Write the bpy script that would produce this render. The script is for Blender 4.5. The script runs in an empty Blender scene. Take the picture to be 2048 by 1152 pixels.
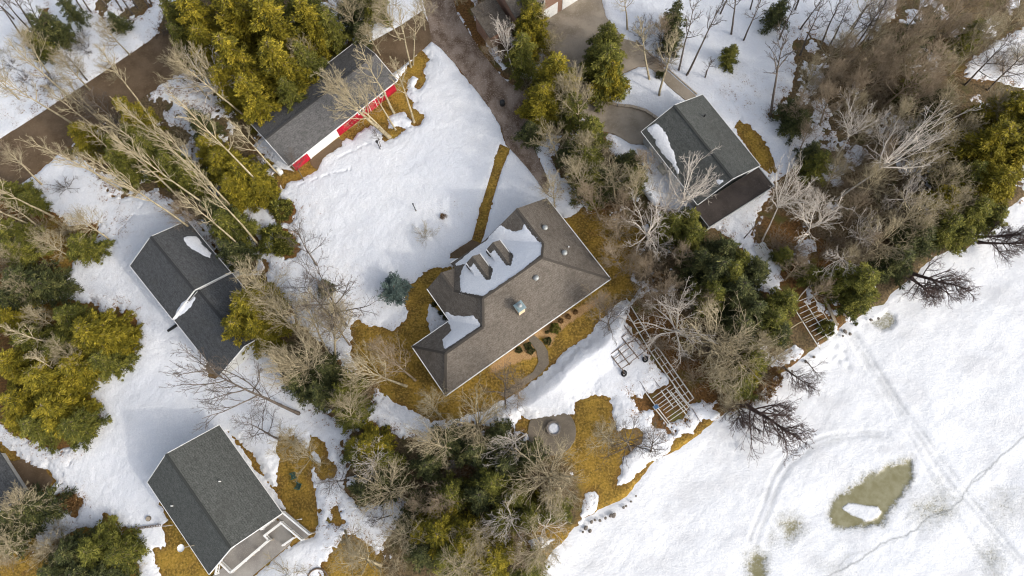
import bpy, bmesh, math, random
import numpy as np
from mathutils import Vector, Matrix
from mathutils.bvhtree import BVHTree
R_=math.radians
scene=bpy.context.scene
col=scene.collection
# ------------------------------------------------------------------ camera
F=1365.33;H=80.0;NX,NY=1060.,950.
_d=np.array([NX-1024,-(NY-576),-F]);_d/=np.linalg.norm(_d)
_up=-_d;_r=np.array([1,0,0.]);_r=_r-_r@_up*_up;_r/=np.linalg.norm(_r)
RM=np.array([_r,np.cross(_up,_r),_up])
cam=bpy.data.objects.new('camera',bpy.data.cameras.new('camera'));col.objects.link(cam)
cam.data.lens=24;cam.data.sensor_width=36;cam.data.clip_end=2000
m=Matrix([list(RM[0])+[0],list(RM[1])+[0],list(RM[2])+[H],[0,0,0,1]]);cam.matrix_world=m
scene.camera=cam
scene.render.resolution_x=1024;scene.render.resolution_y=576
# ------------------------------------------------------------------ light
SUN_AZ=(0.87,-0.50);SUN_EL=29.5
w=bpy.data.worlds.new("World");scene.world=w;w.use_nodes=True
nt=w.node_tree;sky=nt.nodes.new('ShaderNodeTexSky');sky.sky_type='NISHITA';sky.sun_disc=False
sky.sun_elevation=R_(SUN_EL);sky.sun_rotation=math.atan2(SUN_AZ[0],SUN_AZ[1]);sky.air_density=1.0;sky.dust_density=3.0;sky.ozone_density=1.0
bg=nt.nodes['Background'];bg.inputs['Strength'].default_value=0.15
bw=nt.nodes.new('ShaderNodeRGBToBW');mx=nt.nodes.new('ShaderNodeMix');mx.data_type='RGBA';mx.inputs[0].default_value=.62   # thin cloud: most of the blue is gone
nt.links.new(sky.outputs[0],bw.inputs[0]);nt.links.new(sky.outputs[0],mx.inputs[6]);nt.links.new(bw.outputs[0],mx.inputs[7]);nt.links.new(mx.outputs[2],bg.inputs[0])
sl=bpy.data.lights.new('sun','SUN');sl.energy=0.52;sl.angle=R_(1.6);sl.color=(1.0,0.93,0.82)
so=bpy.data.objects.new('sun',sl);col.objects.link(so)
sv=Vector((SUN_AZ[0]*math.cos(R_(SUN_EL)),SUN_AZ[1]*math.cos(R_(SUN_EL)),math.sin(R_(SUN_EL))))
so.rotation_euler=sv.to_track_quat('Z','Y').to_euler();so.location=(60,-40,90)
scene.view_settings.view_transform='Standard';scene.view_settings.look='None'
scene.view_settings.exposure=1.32;scene.view_settings.gamma=1
scene.render.engine='CYCLES';scene.cycles.pixel_filter_type='BLACKMAN_HARRIS';scene.cycles.filter_width=1.15
# ------------------------------------------------------------------ helpers
def ray(px,py):
    v=RM@np.array([px-1024,-(py-576),-F]);return v/np.linalg.norm(v)
def G(px,py,z=0.):
    v=ray(px,py);t=(z-H)/v[2];return Vector((v[0]*t,v[1]*t,z))
def P(x,y,z=0):
    v=RM.T@np.array([x,y,z-H]);return 1024+v[0]/-v[2]*F,576-v[1]/-v[2]*F
def tag(o,label=None,cat=None,group=None,kind=None):
    if label:o['label']=label
    if cat:o['category']=cat
    if group:o['group']=group
    if kind:o['kind']=kind
    return o
def empty(name,loc=(0,0,0),rz=0,**k):
    o=bpy.data.objects.new(name,None);col.objects.link(o);o.location=loc;o.rotation_euler=(0,0,rz)
    o.empty_display_size=.3
    return tag(o,**k)
def mesh(name,verts,faces,mat,parent=None,smooth=False,uvs=None,**k):
    me=bpy.data.meshes.new(name);me.from_pydata([tuple(v) for v in verts],[],faces)
    if uvs is not None:
        ul=me.uv_layers.new(name='UVMap');ul.data.foreach_set('uv',np.array(uvs,dtype=np.float32).ravel())
    if mat is not None:
        for mm in (mat if isinstance(mat,(list,tuple)) else [mat]):me.materials.append(mm)
    if smooth:me.polygons.foreach_set('use_smooth',[True]*len(me.polygons))
    o=bpy.data.objects.new(name,me);col.objects.link(o)
    if parent:o.parent=parent
    return tag(o,**k)
class MB:
    def __init__(s):s.v=[];s.f=[]
    def box(s,c,size,rz=0,taper=1.0,M=None):
        n=len(s.v);cx,cy,cz=c;a,b,h=[q/2 for q in size];cs,sn=math.cos(rz),math.sin(rz)
        for z,t in((-h,1),(h,taper)):
            for x,y in((-a,-b),(a,-b),(a,b),(-a,b)):
                x*=t;y*=t
                s.v.append(Vector((cx+x*cs-y*sn,cy+x*sn+y*cs,cz+z)))
        for f in((3,2,1,0),(4,5,6,7),(0,1,5,4),(1,2,6,5),(2,3,7,6),(3,0,4,7)):s.f.append([n+i for i in f])
        return s
    def bar(s,p,q,wd,ht=None,up=Vector((0,0,1))):
        p=Vector(p);q=Vector(q);ht=ht or wd;d=(q-p).normalized()
        sd=d.cross(up)
        if sd.length<1e-3:sd=d.cross(Vector((1,0,0)))
        sd.normalize();u=sd.cross(d);n=len(s.v)
        for e in(p,q):
            for a,b in((-1,-1),(1,-1),(1,1),(-1,1)):s.v.append(e+sd*a*wd/2+u*b*ht/2)
        for f in((0,1,2,3),(7,6,5,4),(4,5,1,0),(5,6,2,1),(6,7,3,2),(7,4,0,3)):s.f.append([n+i for i in f])
        return s
    def tube(s,pts,rad,n=6,cap=True):
        base=len(s.v);k=len(pts)
        for i,p in enumerate(pts):
            p=Vector(p);d=(Vector(pts[min(i+1,k-1)])-Vector(pts[max(i-1,0)])).normalized()
            a=d.cross(Vector((0.31,0.2,0.93)))
            if a.length<1e-3:a=d.cross(Vector((1,0,0)))
            a.normalize();b=d.cross(a);r=rad[i] if hasattr(rad,'__len__') else rad
            for j in range(n):
                t=2*math.pi*j/n;s.v.append(p+a*math.cos(t)*r+b*math.sin(t)*r)
        for i in range(k-1):
            for j in range(n):
                s.f.append([base+i*n+j,base+i*n+(j+1)%n,base+(i+1)*n+(j+1)%n,base+(i+1)*n+j])
        if cap:
            s.f.append([base+j for j in range(n)][::-1]);s.f.append([base+(k-1)*n+j for j in range(n)])
        return s
    def lathe(s,c,prof,n=16):
        base=len(s.v);k=len(prof)
        for r,z in prof:
            for j in range(n):
                t=2*math.pi*j/n;s.v.append(Vector((c[0]+r*math.cos(t),c[1]+r*math.sin(t),c[2]+z)))
        for i in range(k-1):
            for j in range(n):s.f.append([base+i*n+j,base+i*n+(j+1)%n,base+(i+1)*n+(j+1)%n,base+(i+1)*n+j])
        s.f.append([base+j for j in range(n)][::-1]);s.f.append([base+(k-1)*n+j for j in range(n)])
        return s
    def build(s,name,mat,parent=None,smooth=False,**k):
        return mesh(name,s.v,s.f,mat,parent,smooth,**k)
def noise2(X,Y,scale,seed):
    rs=np.random.RandomState(seed);T=rs.rand(256,256)
    x=X/scale+1000.3;y=Y/scale+1000.7;xi=np.floor(x).astype(int);yi=np.floor(y).astype(int);fx=x-xi;fy=y-yi
    fx=fx*fx*(3-2*fx);fy=fy*fy*(3-2*fy);a=T[xi&255,yi&255];b=T[(xi+1)&255,yi&255];c=T[xi&255,(yi+1)&255];d=T[(xi+1)&255,(yi+1)&255]
    return (a*(1-fx)+b*fx)*(1-fy)+(c*(1-fx)+d*fx)*fy
def fbm(X,Y,scale,seed,oct=4,gain=.5):
    t=0;a=1;n=0
    for i in range(oct):
        t=t+a*(noise2(X,Y,scale/2**i,seed+i)-.5);n+=a;a*=gain
    return t/n*2
def poly_sd(poly,X,Y,margin=3.0):
    """signed distance (negative inside), clipped at margin"""
    poly=np.array([(p[0],p[1]) for p in poly]);out=np.full(X.shape,float(margin))
    lo=poly.min(0)-margin;hi=poly.max(0)+margin
    if X.ndim==2:
        c=np.where((X[0]>=lo[0])&(X[0]<=hi[0]))[0];r=np.where((Y[:,0]>=lo[1])&(Y[:,0]<=hi[1]))[0]
        if len(c)==0 or len(r)==0:return out
        sl_=(slice(r[0],r[-1]+1),slice(c[0],c[-1]+1))
    else:sl_=slice(None)
    x=X[sl_];y=Y[sl_];d=np.full(x.shape,1e9);ins=np.zeros(x.shape,bool);n=len(poly)
    for i in range(n):
        a=poly[i];b=poly[(i+1)%n];ex,ey=b-a;L=ex*ex+ey*ey+1e-12
        t=np.clip(((x-a[0])*ex+(y-a[1])*ey)/L,0,1);dd=(x-a[0]-t*ex)**2+(y-a[1]-t*ey)**2;d=np.minimum(d,dd)
        if abs(ey)>1e-9:
            cond=((a[1]>y)!=(b[1]>y))&(x<(ex)*(y-a[1])/ey+a[0]);ins^=cond
    d=np.sqrt(d);d=np.where(ins,-d,d);out[sl_]=np.clip(d,-margin,margin)
    return out
def line_sd(pts,X,Y):
    d=np.full(X.shape,1e9)
    for a,b in zip(pts[:-1],pts[1:]):
        ex,ey=b[0]-a[0],b[1]-a[1];L=ex*ex+ey*ey+1e-12
        t=np.clip(((X-a[0])*ex+(Y-a[1])*ey)/L,0,1);d=np.minimum(d,(X-a[0]-t*ex)**2+(Y-a[1]-t*ey)**2)
    return np.sqrt(d)
def GP(pts,z=0.):return [G(a,b,z) for a,b in pts]
def grid_mesh(name,X,Y,Z,keep,mat,attrs={},parent=None,**k):
    ny,nx=X.shape;idx=np.arange(nx*ny).reshape(ny,nx)
    a=idx[:-1,:-1];b=idx[:-1,1:];c=idx[1:,1:];d=idx[1:,:-1]
    q=np.stack([a,b,c,d],-1).reshape(-1,4)
    if keep is not None:
        kk=keep.ravel();q=q[kk[q].any(1)]
    used=np.zeros(nx*ny,bool);used[q.ravel()]=True;mp=np.cumsum(used)-1;q=mp[q]
    co=np.stack([X.ravel(),Y.ravel(),Z.ravel()],-1)[used].astype(np.float32)
    me=bpy.data.meshes.new(name);me.vertices.add(len(co));me.vertices.foreach_set('co',co.ravel())
    me.loops.add(q.size);me.loops.foreach_set('vertex_index',q.ravel().astype(np.int32))
    me.polygons.add(len(q));me.polygons.foreach_set('loop_start',np.arange(0,q.size,4,dtype=np.int32))
    try:me.polygons.foreach_set('loop_total',np.full(len(q),4,dtype=np.int32))
    except Exception:pass
    me.update(calc_edges=True);me.polygons.foreach_set('use_smooth',np.ones(len(q),bool))
    for an,v in attrs.items():
        at=me.attributes.new(an,'FLOAT','POINT');at.data.foreach_set('value',v.ravel()[used].astype(np.float32))
    me.materials.append(mat)
    o=bpy.data.objects.new(name,me);col.objects.link(o)
    if parent:o.parent=parent
    return tag(o,**k)
# ------------------------------------------------------------------ materials
class NT:
    def __init__(s,name,rough=.8,spec=.3):
        s.m=bpy.data.materials.new(name);s.m.use_nodes=True;s.t=s.m.node_tree;s.b=s.t.nodes['Principled BSDF']
        s.b.inputs['Roughness'].default_value=rough;s.b.inputs['Specular IOR Level'].default_value=spec
    def n(s,ty,**k):
        nd=s.t.nodes.new(ty)
        for a,b in k.items():setattr(nd,a,b)
        return nd
    def set(s,nd,**k):
        for a,b in k.items():
            s.put(nd.inputs[a.replace('_',' ')],b)
        return nd
    def put(s,inp,v):
        if hasattr(v,'is_output'):s.t.links.new(v,inp)
        elif isinstance(v,(tuple,list)) and len(v)==3 and inp.type=='RGBA':inp.default_value=(*v,1)
        else:inp.default_value=v
    def coord(s,which='Object'):
        return s.n('ShaderNodeTexCoord').outputs[which]
    def noise(s,scale,detail=4,rough=.55,co=None,dist=0):
        nd=s.n('ShaderNodeTexNoise');s.put(nd.inputs['Scale'],scale);s.put(nd.inputs['Detail'],detail);s.put(nd.inputs['Roughness'],rough);s.put(nd.inputs['Distortion'],dist)
        if co is not None:s.t.links.new(co,nd.inputs['Vector'])
        return nd.outputs['Fac']
    def voro(s,scale,co=None,feature='F1',out='Distance'):
        nd=s.n('ShaderNodeTexVoronoi');nd.feature=feature;s.put(nd.inputs['Scale'],scale)
        if co is not None:s.t.links.new(co,nd.inputs['Vector'])
        return nd.outputs[out]
    def ramp(s,v,a,b,ca=0.,cb=1.):
        nd=s.n('ShaderNodeMapRange');nd.interpolation_type='SMOOTHSTEP'
        for i,x in enumerate((v,a,b,ca,cb)):s.put(nd.inputs[i],x)
        return nd.outputs[0]
    def mix(s,f,a,b,mode='MIX'):
        nd=s.n('ShaderNodeMix');nd.data_type='RGBA';nd.blend_type=mode
        s.put(nd.inputs[0],f);s.put(nd.inputs[6],a);s.put(nd.inputs[7],b);return nd.outputs[2]
    def math(s,op,a,b=0.,c=0.):
        nd=s.n('ShaderNodeMath');nd.operation=op;s.put(nd.inputs[0],a);s.put(nd.inputs[1],b);s.put(nd.inputs[2],c);return nd.outputs[0]
    def attr(s,name):
        nd=s.n('ShaderNodeAttribute');nd.attribute_name=name;return nd.outputs['Fac']
    def scale(s,v,x,y,z):
        nd=s.n('ShaderNodeMapping');s.t.links.new(v,nd.inputs[0]);nd.inputs['Scale'].default_value=(x,y,z);return nd.outputs[0]
    def out(s,colr=None,bump=None,bs=.5,bd=.05,rough=None):
        if colr is not None:s.put(s.b.inputs['Base Color'],colr)
        if rough is not None:s.put(s.b.inputs['Roughness'],rough)
        if bump is not None:
            nd=s.n('ShaderNodeBump');nd.inputs['Strength'].default_value=bs;nd.inputs['Distance'].default_value=bd
            s.put(nd.inputs['Height'],bump);s.t.links.new(nd.outputs[0],s.b.inputs['Normal'])
        return s.m
def simple(name,c,rough=.6,var=.25,sc=8,metal=0,spec=.4):
    t=NT(name,rough,spec);n=t.noise(sc,5,.6,t.coord());t.b.inputs['Metallic'].default_value=metal
    return t.out(t.mix(t.ramp(n,.3,.7),tuple(x*(1-var) for x in c),tuple(min(1,x*(1+var)) for x in c)),n,.2,.01)
def m_snow():
    t=NT('snow',.75,.25);co=t.coord();deb=t.attr('debris')
    big=t.noise(.12,3,.5,co);fine=t.noise(7,6,.65,co);mid=t.noise(1.3,4,.6,co)
    base=t.mix(t.ramp(big,.35,.65),(.64,.655,.685),(.73,.73,.73))
    base=t.mix(t.ramp(fine,.35,.7),t.mix(.6,base,(.54,.555,.59)),base)
    # twigs, leaves and needles lying on the snow near trees
    wv=t.n('ShaderNodeVectorMath',operation='ADD');t.t.links.new(co,wv.inputs[0])
    nz=t.n('ShaderNodeTexNoise');nz.inputs['Scale'].default_value=3;t.t.links.new(co,nz.inputs['Vector']);t.t.links.new(nz.outputs['Color'],wv.inputs[1])
    v=t.voro(3.1,wv.outputs[0]);v2=t.voro(6.3,wv.outputs[0]);patch=t.noise(.8,4,.6,co)
    thr=t.math('MULTIPLY',t.math('MULTIPLY',deb,t.ramp(patch,.34,.62)),.46)
    sp=t.ramp(t.math('SUBTRACT',thr,v),-.03,.02);sp2=t.ramp(t.math('SUBTRACT',t.math('MULTIPLY',thr,.8),v2),-.03,.02)
    sp=t.math('MAXIMUM',sp,sp2);leaf=t.mix(t.noise(2.2,2,.5,co),(.05,.035,.02),(.30,.16,.07))
    dirt=t.mix(t.math('MULTIPLY',t.ramp(patch,.4,.75),t.math('MULTIPLY',deb,.35)),base,(.50,.42,.34))
    b=t.math('ADD',t.math('MULTIPLY',mid,.4),t.math('MULTIPLY',t.noise(3.2,6,.75,co),.75))
    return t.out(t.mix(t.math('MULTIPLY',sp,.9),dirt,leaf),b,.9,.16)
def m_ground():
    t=NT('ground_cover',.95,.1);co=t.coord();gr=t.attr('grass');fo=t.attr('forest');mu=t.attr('mulch')
    n1=t.noise(.5,5,.6,co);n2=t.noise(4,5,.65,co);n3=t.noise(18,3,.6,co)
    g=t.mix(t.ramp(n1,.35,.65),(.13,.08,.018),(.27,.165,.028));g=t.mix(t.ramp(n2,.45,.75),g,(.38,.245,.06));g=t.mix(t.ramp(n2,.5,.25),g,(.07,.065,.018))
    l=t.mix(t.ramp(n2,.35,.65),(.07,.038,.015),(.18,.09,.03));l=t.mix(t.ramp(n3,.55,.75),l,(.32,.18,.07));l=t.mix(t.ramp(n1,.5,.7),l,(.10,.09,.025))
    f=t.mix(t.ramp(n2,.35,.65),(.06,.045,.025),(.17,.12,.065));f=t.mix(t.ramp(n1,.5,.7),f,(.07,.065,.025));f=t.mix(t.ramp(n3,.6,.8),f,(.22,.16,.085))
    c=t.mix(gr,l,g);c=t.mix(fo,c,f);mm=t.mix(t.ramp(n3,.35,.65),(.20,.10,.04),(.50,.33,.16));c=t.mix(mu,c,mm)
    b=t.math('ADD',t.math('MULTIPLY',n2,.6),t.math('MULTIPLY',n3,.4))
    return t.out(c,b,.8,.10)
def m_asphalt(name,a,b,c,st=(1,1,1)):
    t=NT(name,.9,.2);co=t.coord();n1=t.noise(.35,5,.6,t.scale(co,*st));n2=t.noise(9,4,.6,co)
    k=t.mix(t.ramp(n1,.35,.65),a,b);k=t.mix(t.ramp(n2,.5,.8),k,c);return t.out(k,n2,.4,.02)
def m_shingle(name,a,b,c,tab=.45,row=.24,stain=(.05,.05,.045)):
    t=NT(name,.85,.25);uv=t.coord('UV');br=t.n('ShaderNodeTexBrick');t.t.links.new(uv,br.inputs['Vector'])
    br.inputs['Scale'].default_value=1;br.inputs['Brick Width'].default_value=tab;br.inputs['Row Height'].default_value=row
    br.inputs['Mortar Size'].default_value=.012;br.inputs['Color1'].default_value=(*a,1);br.inputs['Color2'].default_value=(*b,1)
    br.inputs['Mortar'].default_value=(a[0]*.45,a[1]*.45,a[2]*.45,1);br.offset=.37;br.inputs['Bias'].default_value=0
    n=t.noise(2.2,5,.7,uv);n2=t.noise(.28,5,.65,uv,dist=.6);n3=t.noise(11,3,.6,uv)
    n4=t.noise(7,5,.75,uv);k=t.mix(t.ramp(n4,.48,.72),br.outputs['Color'],c);k=t.mix(t.ramp(n4,.50,.32),k,dk(a,.6));k=t.mix(t.math('MULTIPLY',t.ramp(n2,.46,.68),.6),k,stain)
    k=t.mix(t.math('MULTIPLY',t.ramp(n,.4,.7),.35),k,c)
    return t.out(k,t.math('SUBTRACT',n3,br.outputs['Fac']),.5,.03)
def m_bark(name,a,b):
    t=NT(name,.9,.15);co=t.coord();n=t.noise(2.5,4,.6,co);oi=t.n('ShaderNodeObjectInfo').outputs['Random']
    k=t.mix(t.ramp(n,.3,.7),a,b);k=t.mix(t.math('MULTIPLY',oi,.25),k,tuple(x*.6 for x in a));return t.out(k,n,.3,.02)
def m_leaf(name,dark,mid,hi):
    t=NT(name,.75,.2);tn=t.attr('tone');co=t.coord();n=t.noise(.9,3,.6,co);oi=t.n('ShaderNodeObjectInfo').outputs['Random']
    k=t.mix(t.ramp(tn,.0,.55),dark,mid);k=t.mix(t.ramp(tn,.5,1.),k,hi);k=t.mix(t.math('MULTIPLY',t.ramp(n,.45,.7),.45),k,dark)
    k=t.mix(t.math('MULTIPLY',oi,.35),k,mid)
    t.put(t.b.inputs['Subsurface Weight'],0.0)
    return t.out(k)
def dk(c,f):return tuple(x*f for x in c)
M=dict(
 snow=m_snow(),ground=m_ground(),
 road=m_asphalt('asphalt_road',(.085,.055,.03),(.135,.092,.055),(.18,.13,.085)),
 dirt=m_asphalt('dirt',(.10,.065,.042),(.24,.185,.145),(.44,.37,.32),(1.6,1.1,1)),
 concrete=m_asphalt('concrete',(.20,.165,.12),(.29,.245,.19),(.36,.31,.25)),
 patio=m_asphalt('stone_patio',(.12,.10,.075),(.17,.14,.105),(.22,.185,.14)),
 edging=simple('edging_stone',(.33,.27,.2)),
 brownroof=m_shingle('brown_shingles',(.085,.07,.056),(.118,.10,.082),(.18,.16,.135),stain=(.055,.045,.035)),
 greyroof=m_shingle('charcoal_shingles',(.052,.055,.05),(.078,.081,.074),(.13,.133,.122)),
 shedroof=m_shingle('grey_shingles',(.07,.068,.066),(.105,.10,.098),(.18,.175,.17)),
 darkroof=m_shingle('dark_shingles',(.045,.046,.047),(.066,.068,.069),(.11,.113,.114)),
 membrane=m_asphalt('roof_membrane',(.032,.026,.022),(.055,.044,.038),(.08,.065,.055)),
 white=simple('white_paint',(.66,.655,.63),.5,.06,3),siding=simple('tan_siding',(.5,.44,.36),.7,.1,2),
 greysiding=simple('grey_siding',(.42,.42,.4),.7,.1,2),brick=simple('brown_brick',(.22,.13,.09),.85,.35,12),
 red=simple('red_paint',(.36,.006,.024),.6,.3,1.3),glass=simple('window_glass',(.03,.04,.05),.12,.1,2,spec=.8),
 metal=simple('galvanised_metal',(.28,.29,.28),.5,.15,5,metal=.3),alum=simple('weathered_aluminium',(.55,.54,.50),.5,.15,5,metal=.2),
 rust=simple('rusty_steel',(.12,.085,.06),.8,.35,10),black=simple('black_rubber',(.02,.02,.02),.7,.3,10),
 teal=simple('chimney_cap_metal',(.20,.26,.27),.5,.15,4),stucco=simple('tan_stucco',(.55,.42,.27),.85,.12,6),
 deck=m_asphalt('deck_boards',(.22,.20,.18),(.30,.28,.25),(.36,.33,.30)),wood=simple('weathered_wood',(.3,.25,.18),.85,.3,8),
 stone=simple('grey_stone',(.14,.12,.10),.9,.4,3),green=simple('dark_green_plastic',(.02,.07,.05),.5,.2,6),
 beige=simple('beige_enamel',(.5,.47,.38),.5,.1,5),
 bark=m_bark('grey_bark',(.23,.19,.115),(.46,.39,.26)),barkd=m_bark('dark_bark',(.075,.06,.05),(.15,.125,.10)),
 barkw=m_bark('white_bark',(.42,.37,.31),(.66,.60,.53)),barkb=m_bark('brown_bark',(.19,.145,.095),(.38,.30,.21)),
 barkr=m_bark('reddish_bark',(.06,.04,.035),(.12,.085,.075)),
 leafy=m_leaf('golden_needles',(.042,.044,.007),(.18,.15,.012),(.44,.34,.035)),
 leafg=m_leaf('green_needles',(.032,.04,.009),(.12,.12,.02),(.30,.27,.05)),
 leafd=m_leaf('dark_needles',(.018,.025,.009),(.062,.07,.022),(.18,.17,.055)),
 leafb=m_leaf('blue_needles',(.035,.055,.05),(.085,.12,.105),(.18,.22,.18)),
 leafr=m_leaf('russet_leaves',(.09,.045,.018),(.18,.10,.035),(.30,.19,.08)),
)
# ------------------------------------------------------------------ terrain: outlines traced on the ground
ROAD=[(-60,318),(0,279),(160,176),(316,71),(420,4),(520,-60),(600,-40),(450,88),(350,156),(304,184),(210,244),(122,304),(68,350),(0,398),(-60,440)]
DRIVE2=[(640,165),(700,112),(736,88),(805,49),(845,22),(870,70),(862,84),(826,116),(795,140),(770,158),(720,190)]
DIRT=[(838,-40),(848,10),(858,50),(864,84),(885,100),(912,130),(945,172),(978,214),(1001,252),(1012,288),(1040,320),(1066,350),(1092,388),(1104,380),(1088,340),(1072,305),(1066,270),(1084,250),(1100,232),(1080,205),(1050,186),(1010,160),(985,132),(960,100),(935,62),(915,28),(905,-5),(900,-40)]
PATHW=[(1000,288),(1020,298),(1003,340),(985,400),(968,470),(962,485),(972,492),(915,517),(903,516),(900,509),(944,481),(960,420),(978,360)]
CONC=[(1076,52),(1154,-2),(1195,-30),(1212,35),(1248,78),(1276,86),(1300,112),(1332,140),(1392,192),(1374,203),(1340,176),(1312,146),(1296,134),(1276,134),(1262,140),(1240,150),(1222,176),(1205,203),(1238,214),(1268,214),(1300,226),(1320,243),(1316,262),(1298,278),(1290,290),(1262,288),(1228,268),(1200,262),(1170,236),(1140,180),(1112,120),(1092,85)]
SHEDG=[(567,377),(571,363),(603,358),(622,350),(636,338),(647,315),(683,293),(687,281),(705,279),(730,254),(750,249),(768,262),(764,274),(770,284),(790,278),(808,260),(798,254),(778,256),(775,240),(778,232),(794,227),(812,224),(822,240),(822,250),(834,249),(850,235),(836,224),(825,216),(830,204),(814,194),(812,172),(815,158),(826,152),(836,158),(834,172),(836,178),(844,171),(850,157),(844,146),(858,118),(844,104),(825,118),(808,143),(794,163),(690,240),(583,333),(590,345),(560,340),(535,320),(520,335),(545,352),(560,365)]
HOUSEG=[(886,535),(874,534),(858,537),(846,545),(835,559),(816,566),(812,590),(805,606),(815,621),(813,639),(795,657),(780,661),(765,655),(742,652),(716,640),(700,650),(706,680),(702,705),(712,735),(730,752),(767,789),(790,804),(812,815),(840,826),(864,841),(892,841),(925,836),(960,824),(1013,796),(1046,774),(1072,757),(1090,745),(1108,723),(1145,691),(1181,668),(1199,642),(1221,617),(1240,599),(1252,598),(1262,606),(1290,560),(1300,500),(1290,455),(1240,440),(1200,432),(1176,428),(1162,414),(1156,424),(1132,434),(1060,420),(960,520)]
LAWN=[(1033,840),(1048,836),(1059,839),(1100,836),(1146,827),(1148,804),(1174,797),(1191,787),(1205,792),(1219,797),(1223,820),(1226,839),(1230,855),(1236,867),(1246,858),(1257,856),(1272,858),(1285,867),(1285,884),(1270,893),(1257,905),(1248,916),(1243,926),(1234,955),(1233,971),(1250,967),(1262,962),(1278,946),(1299,926),(1333,905),(1345,888),(1351,877),(1368,868),(1382,870),(1398,852),(1410,841),(1432,841),(1444,846),(1431,860),(1410,882),(1392,891),(1375,905),(1365,913),(1347,915),(1319,929),(1305,945),(1295,960),(1274,988),(1250,1012),(1222,1026),(1194,1044),(1181,1047),(1167,1044),(1172,1035),(1191,1030),(1197,1008),(1196,992),(1184,981),(1173,984),(1167,992),(1158,1020),(1156,1040),(1160,1062),(1135,1090),(1112,1115),(1095,1165),(1060,1165),(1000,1000),(1020,900)]
DOCKG=[(1259,792),(1275,793),(1284,795),(1289,786),(1305,788),(1321,778),(1335,765),(1334,757),(1322,745),(1315,736),(1308,722),(1305,710),(1297,700),(1287,692),(1275,680),(1266,668),(1260,652),(1255,640),(1258,622),(1271,601),(1320,560),(1450,600),(1560,740),(1560,765),(1535,792),(1508,812),(1480,818),(1446,838),(1425,817),(1436,806),(1433,799),(1415,803),(1401,799),(1390,806),(1378,807),(1368,835),(1339,843),(1330,846),(1347,869),(1338,868),(1326,856),(1310,851),(1305,838),(1305,822),(1292,822),(1279,822),(1276,814),(1266,801)]
EASTF=[(1500,818),(1520,806),(1560,772),(1578,757),(1597,738),(1620,722),(1635,706),(1656,692),(1662,664),(1650,640),(1668,640),(1680,655),(1698,660),(1712,652),(1726,640),(1740,620),(1778,614),(1785,599),(1800,582),(1816,574),(1847,554),(1858,533),(1899,515),(1941,512),(1958,500),(1969,488),(1975,465),(1983,449),(2004,432),(2048,411),(2120,380),(2200,250),(2120,180),(2048,178),(1990,165),(1955,162),(1932,158),(1930,130),(1948,116),(1985,85),(2048,55),(2120,0),(2120,-80),(1795,-80),(1795,0),(1792,35),(1760,60),(1736,83),(1700,100),(1660,90),(1630,80),(1612,60),(1600,70),(1587,90),(1590,140),(1580,180),(1568,200),(1556,215),(1545,225),(1540,232),(1560,238),(1580,226),(1601,215),(1611,229),(1635,250),(1642,278),(1628,295),(1604,309),(1594,333),(1570,354),(1548,362),(1545,385),(1542,394),(1528,420),(1514,446),(1506,465),(1510,484),(1540,500),(1556,514),(1563,530),(1552,545),(1565,560),(1560,580),(1545,592),(1520,592),(1500,570),(1488,540),(1480,500),(1460,480),(1430,455),(1400,440),(1376,425),(1345,425),(1330,445),(1290,455),(1260,560),(1350,620),(1450,760)]
MIDF=[(985,-30),(1075,-30),(1085,50),(1130,150),(1165,210),(1205,262),(1215,285),(1212,300),(1255,335),(1280,372),(1310,408),(1345,425),(1330,450),(1280,455),(1230,440),(1195,432),(1165,412),(1162,395),(1140,372),(1120,352),(1108,330),(1096,282),(1072,278),(1064,262),(1064,240),(1050,200),(1040,184),(1004,146),(985,120),(975,80),(960,40),(960,-30)]
LEFT1=[(-60,330),(0,362),(46,362),(40,376),(73,380),(80,390),(76,411),(100,423),(128,444),(134,455),(161,447),(175,456),(182,444),(194,450),(196,472),(182,490),(173,517),(143,523),(137,541),(118,557),(104,565),(91,581),(64,602),(84,612),(106,602),(125,598),(146,602),(164,614),(180,608),(195,614),(207,632),(225,632),(234,608),(243,632),(254,618),(262,628),(270,640),(273,666),(258,700),(235,720),(200,745),(165,770),(183,792),(191,812),(188,835),(176,862),(156,888),(120,896),(90,888),(60,880),(35,868),(14,855),(0,842),(-60,820)]
LEFT2=[(225,215),(260,195),(300,182),(352,156),(420,110),(316,72),(330,0),(345,-40),(690,-40),(700,20),(690,60),(718,110),(640,175),(560,215),(505,245),(520,265),(510,280),(500,300),(530,320),(552,365),(562,395),(548,408),(530,400),(500,395),(478,408),(470,425),(492,440),(505,470),(516,500),(530,535),(515,560),(498,555),(470,520),(440,505),(415,470),(398,445),(370,430),(335,405),(320,385),(282,385),(262,392),(240,396),(215,385),(200,350),(165,318),(122,305),(205,248)]
NWP=[(90,20),(110,55),(122,62),(112,92),(80,110),(62,90),(60,60)]
NWP2=[(195,-20),(262,-20),(300,12),(270,38),(262,48),(228,72),(215,68),(212,40),(190,20)]
BL1=[(-60,880),(0,886),(22,905),(42,919),(60,924),(75,935),(93,940),(108,960),(95,978),(78,984),(85,1000),(92,1020),(84,1045),(70,1062),(72,1090),(62,1110),(80,1100),(120,1075),(160,1058),(188,1055),(205,1046),(214,1032),(210,1028),(226,1030),(240,1050),(262,1060),(272,1070),(276,1100),(282,1165),(-60,1165)]
BRUSH1=[(108,995),(135,985),(166,1000),(160,1012),(150,1034),(142,1030),(136,1012),(112,1018)]
DG1=[(320,1008),(334,1040),(323,1051),(328,1062),(332,1080),(332,1092),(323,1101),(316,1096),(305,1099),(309,1112),(312,1127),(323,1152),(330,1170),(470,1170),(440,1100),(360,1010)]
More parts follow.
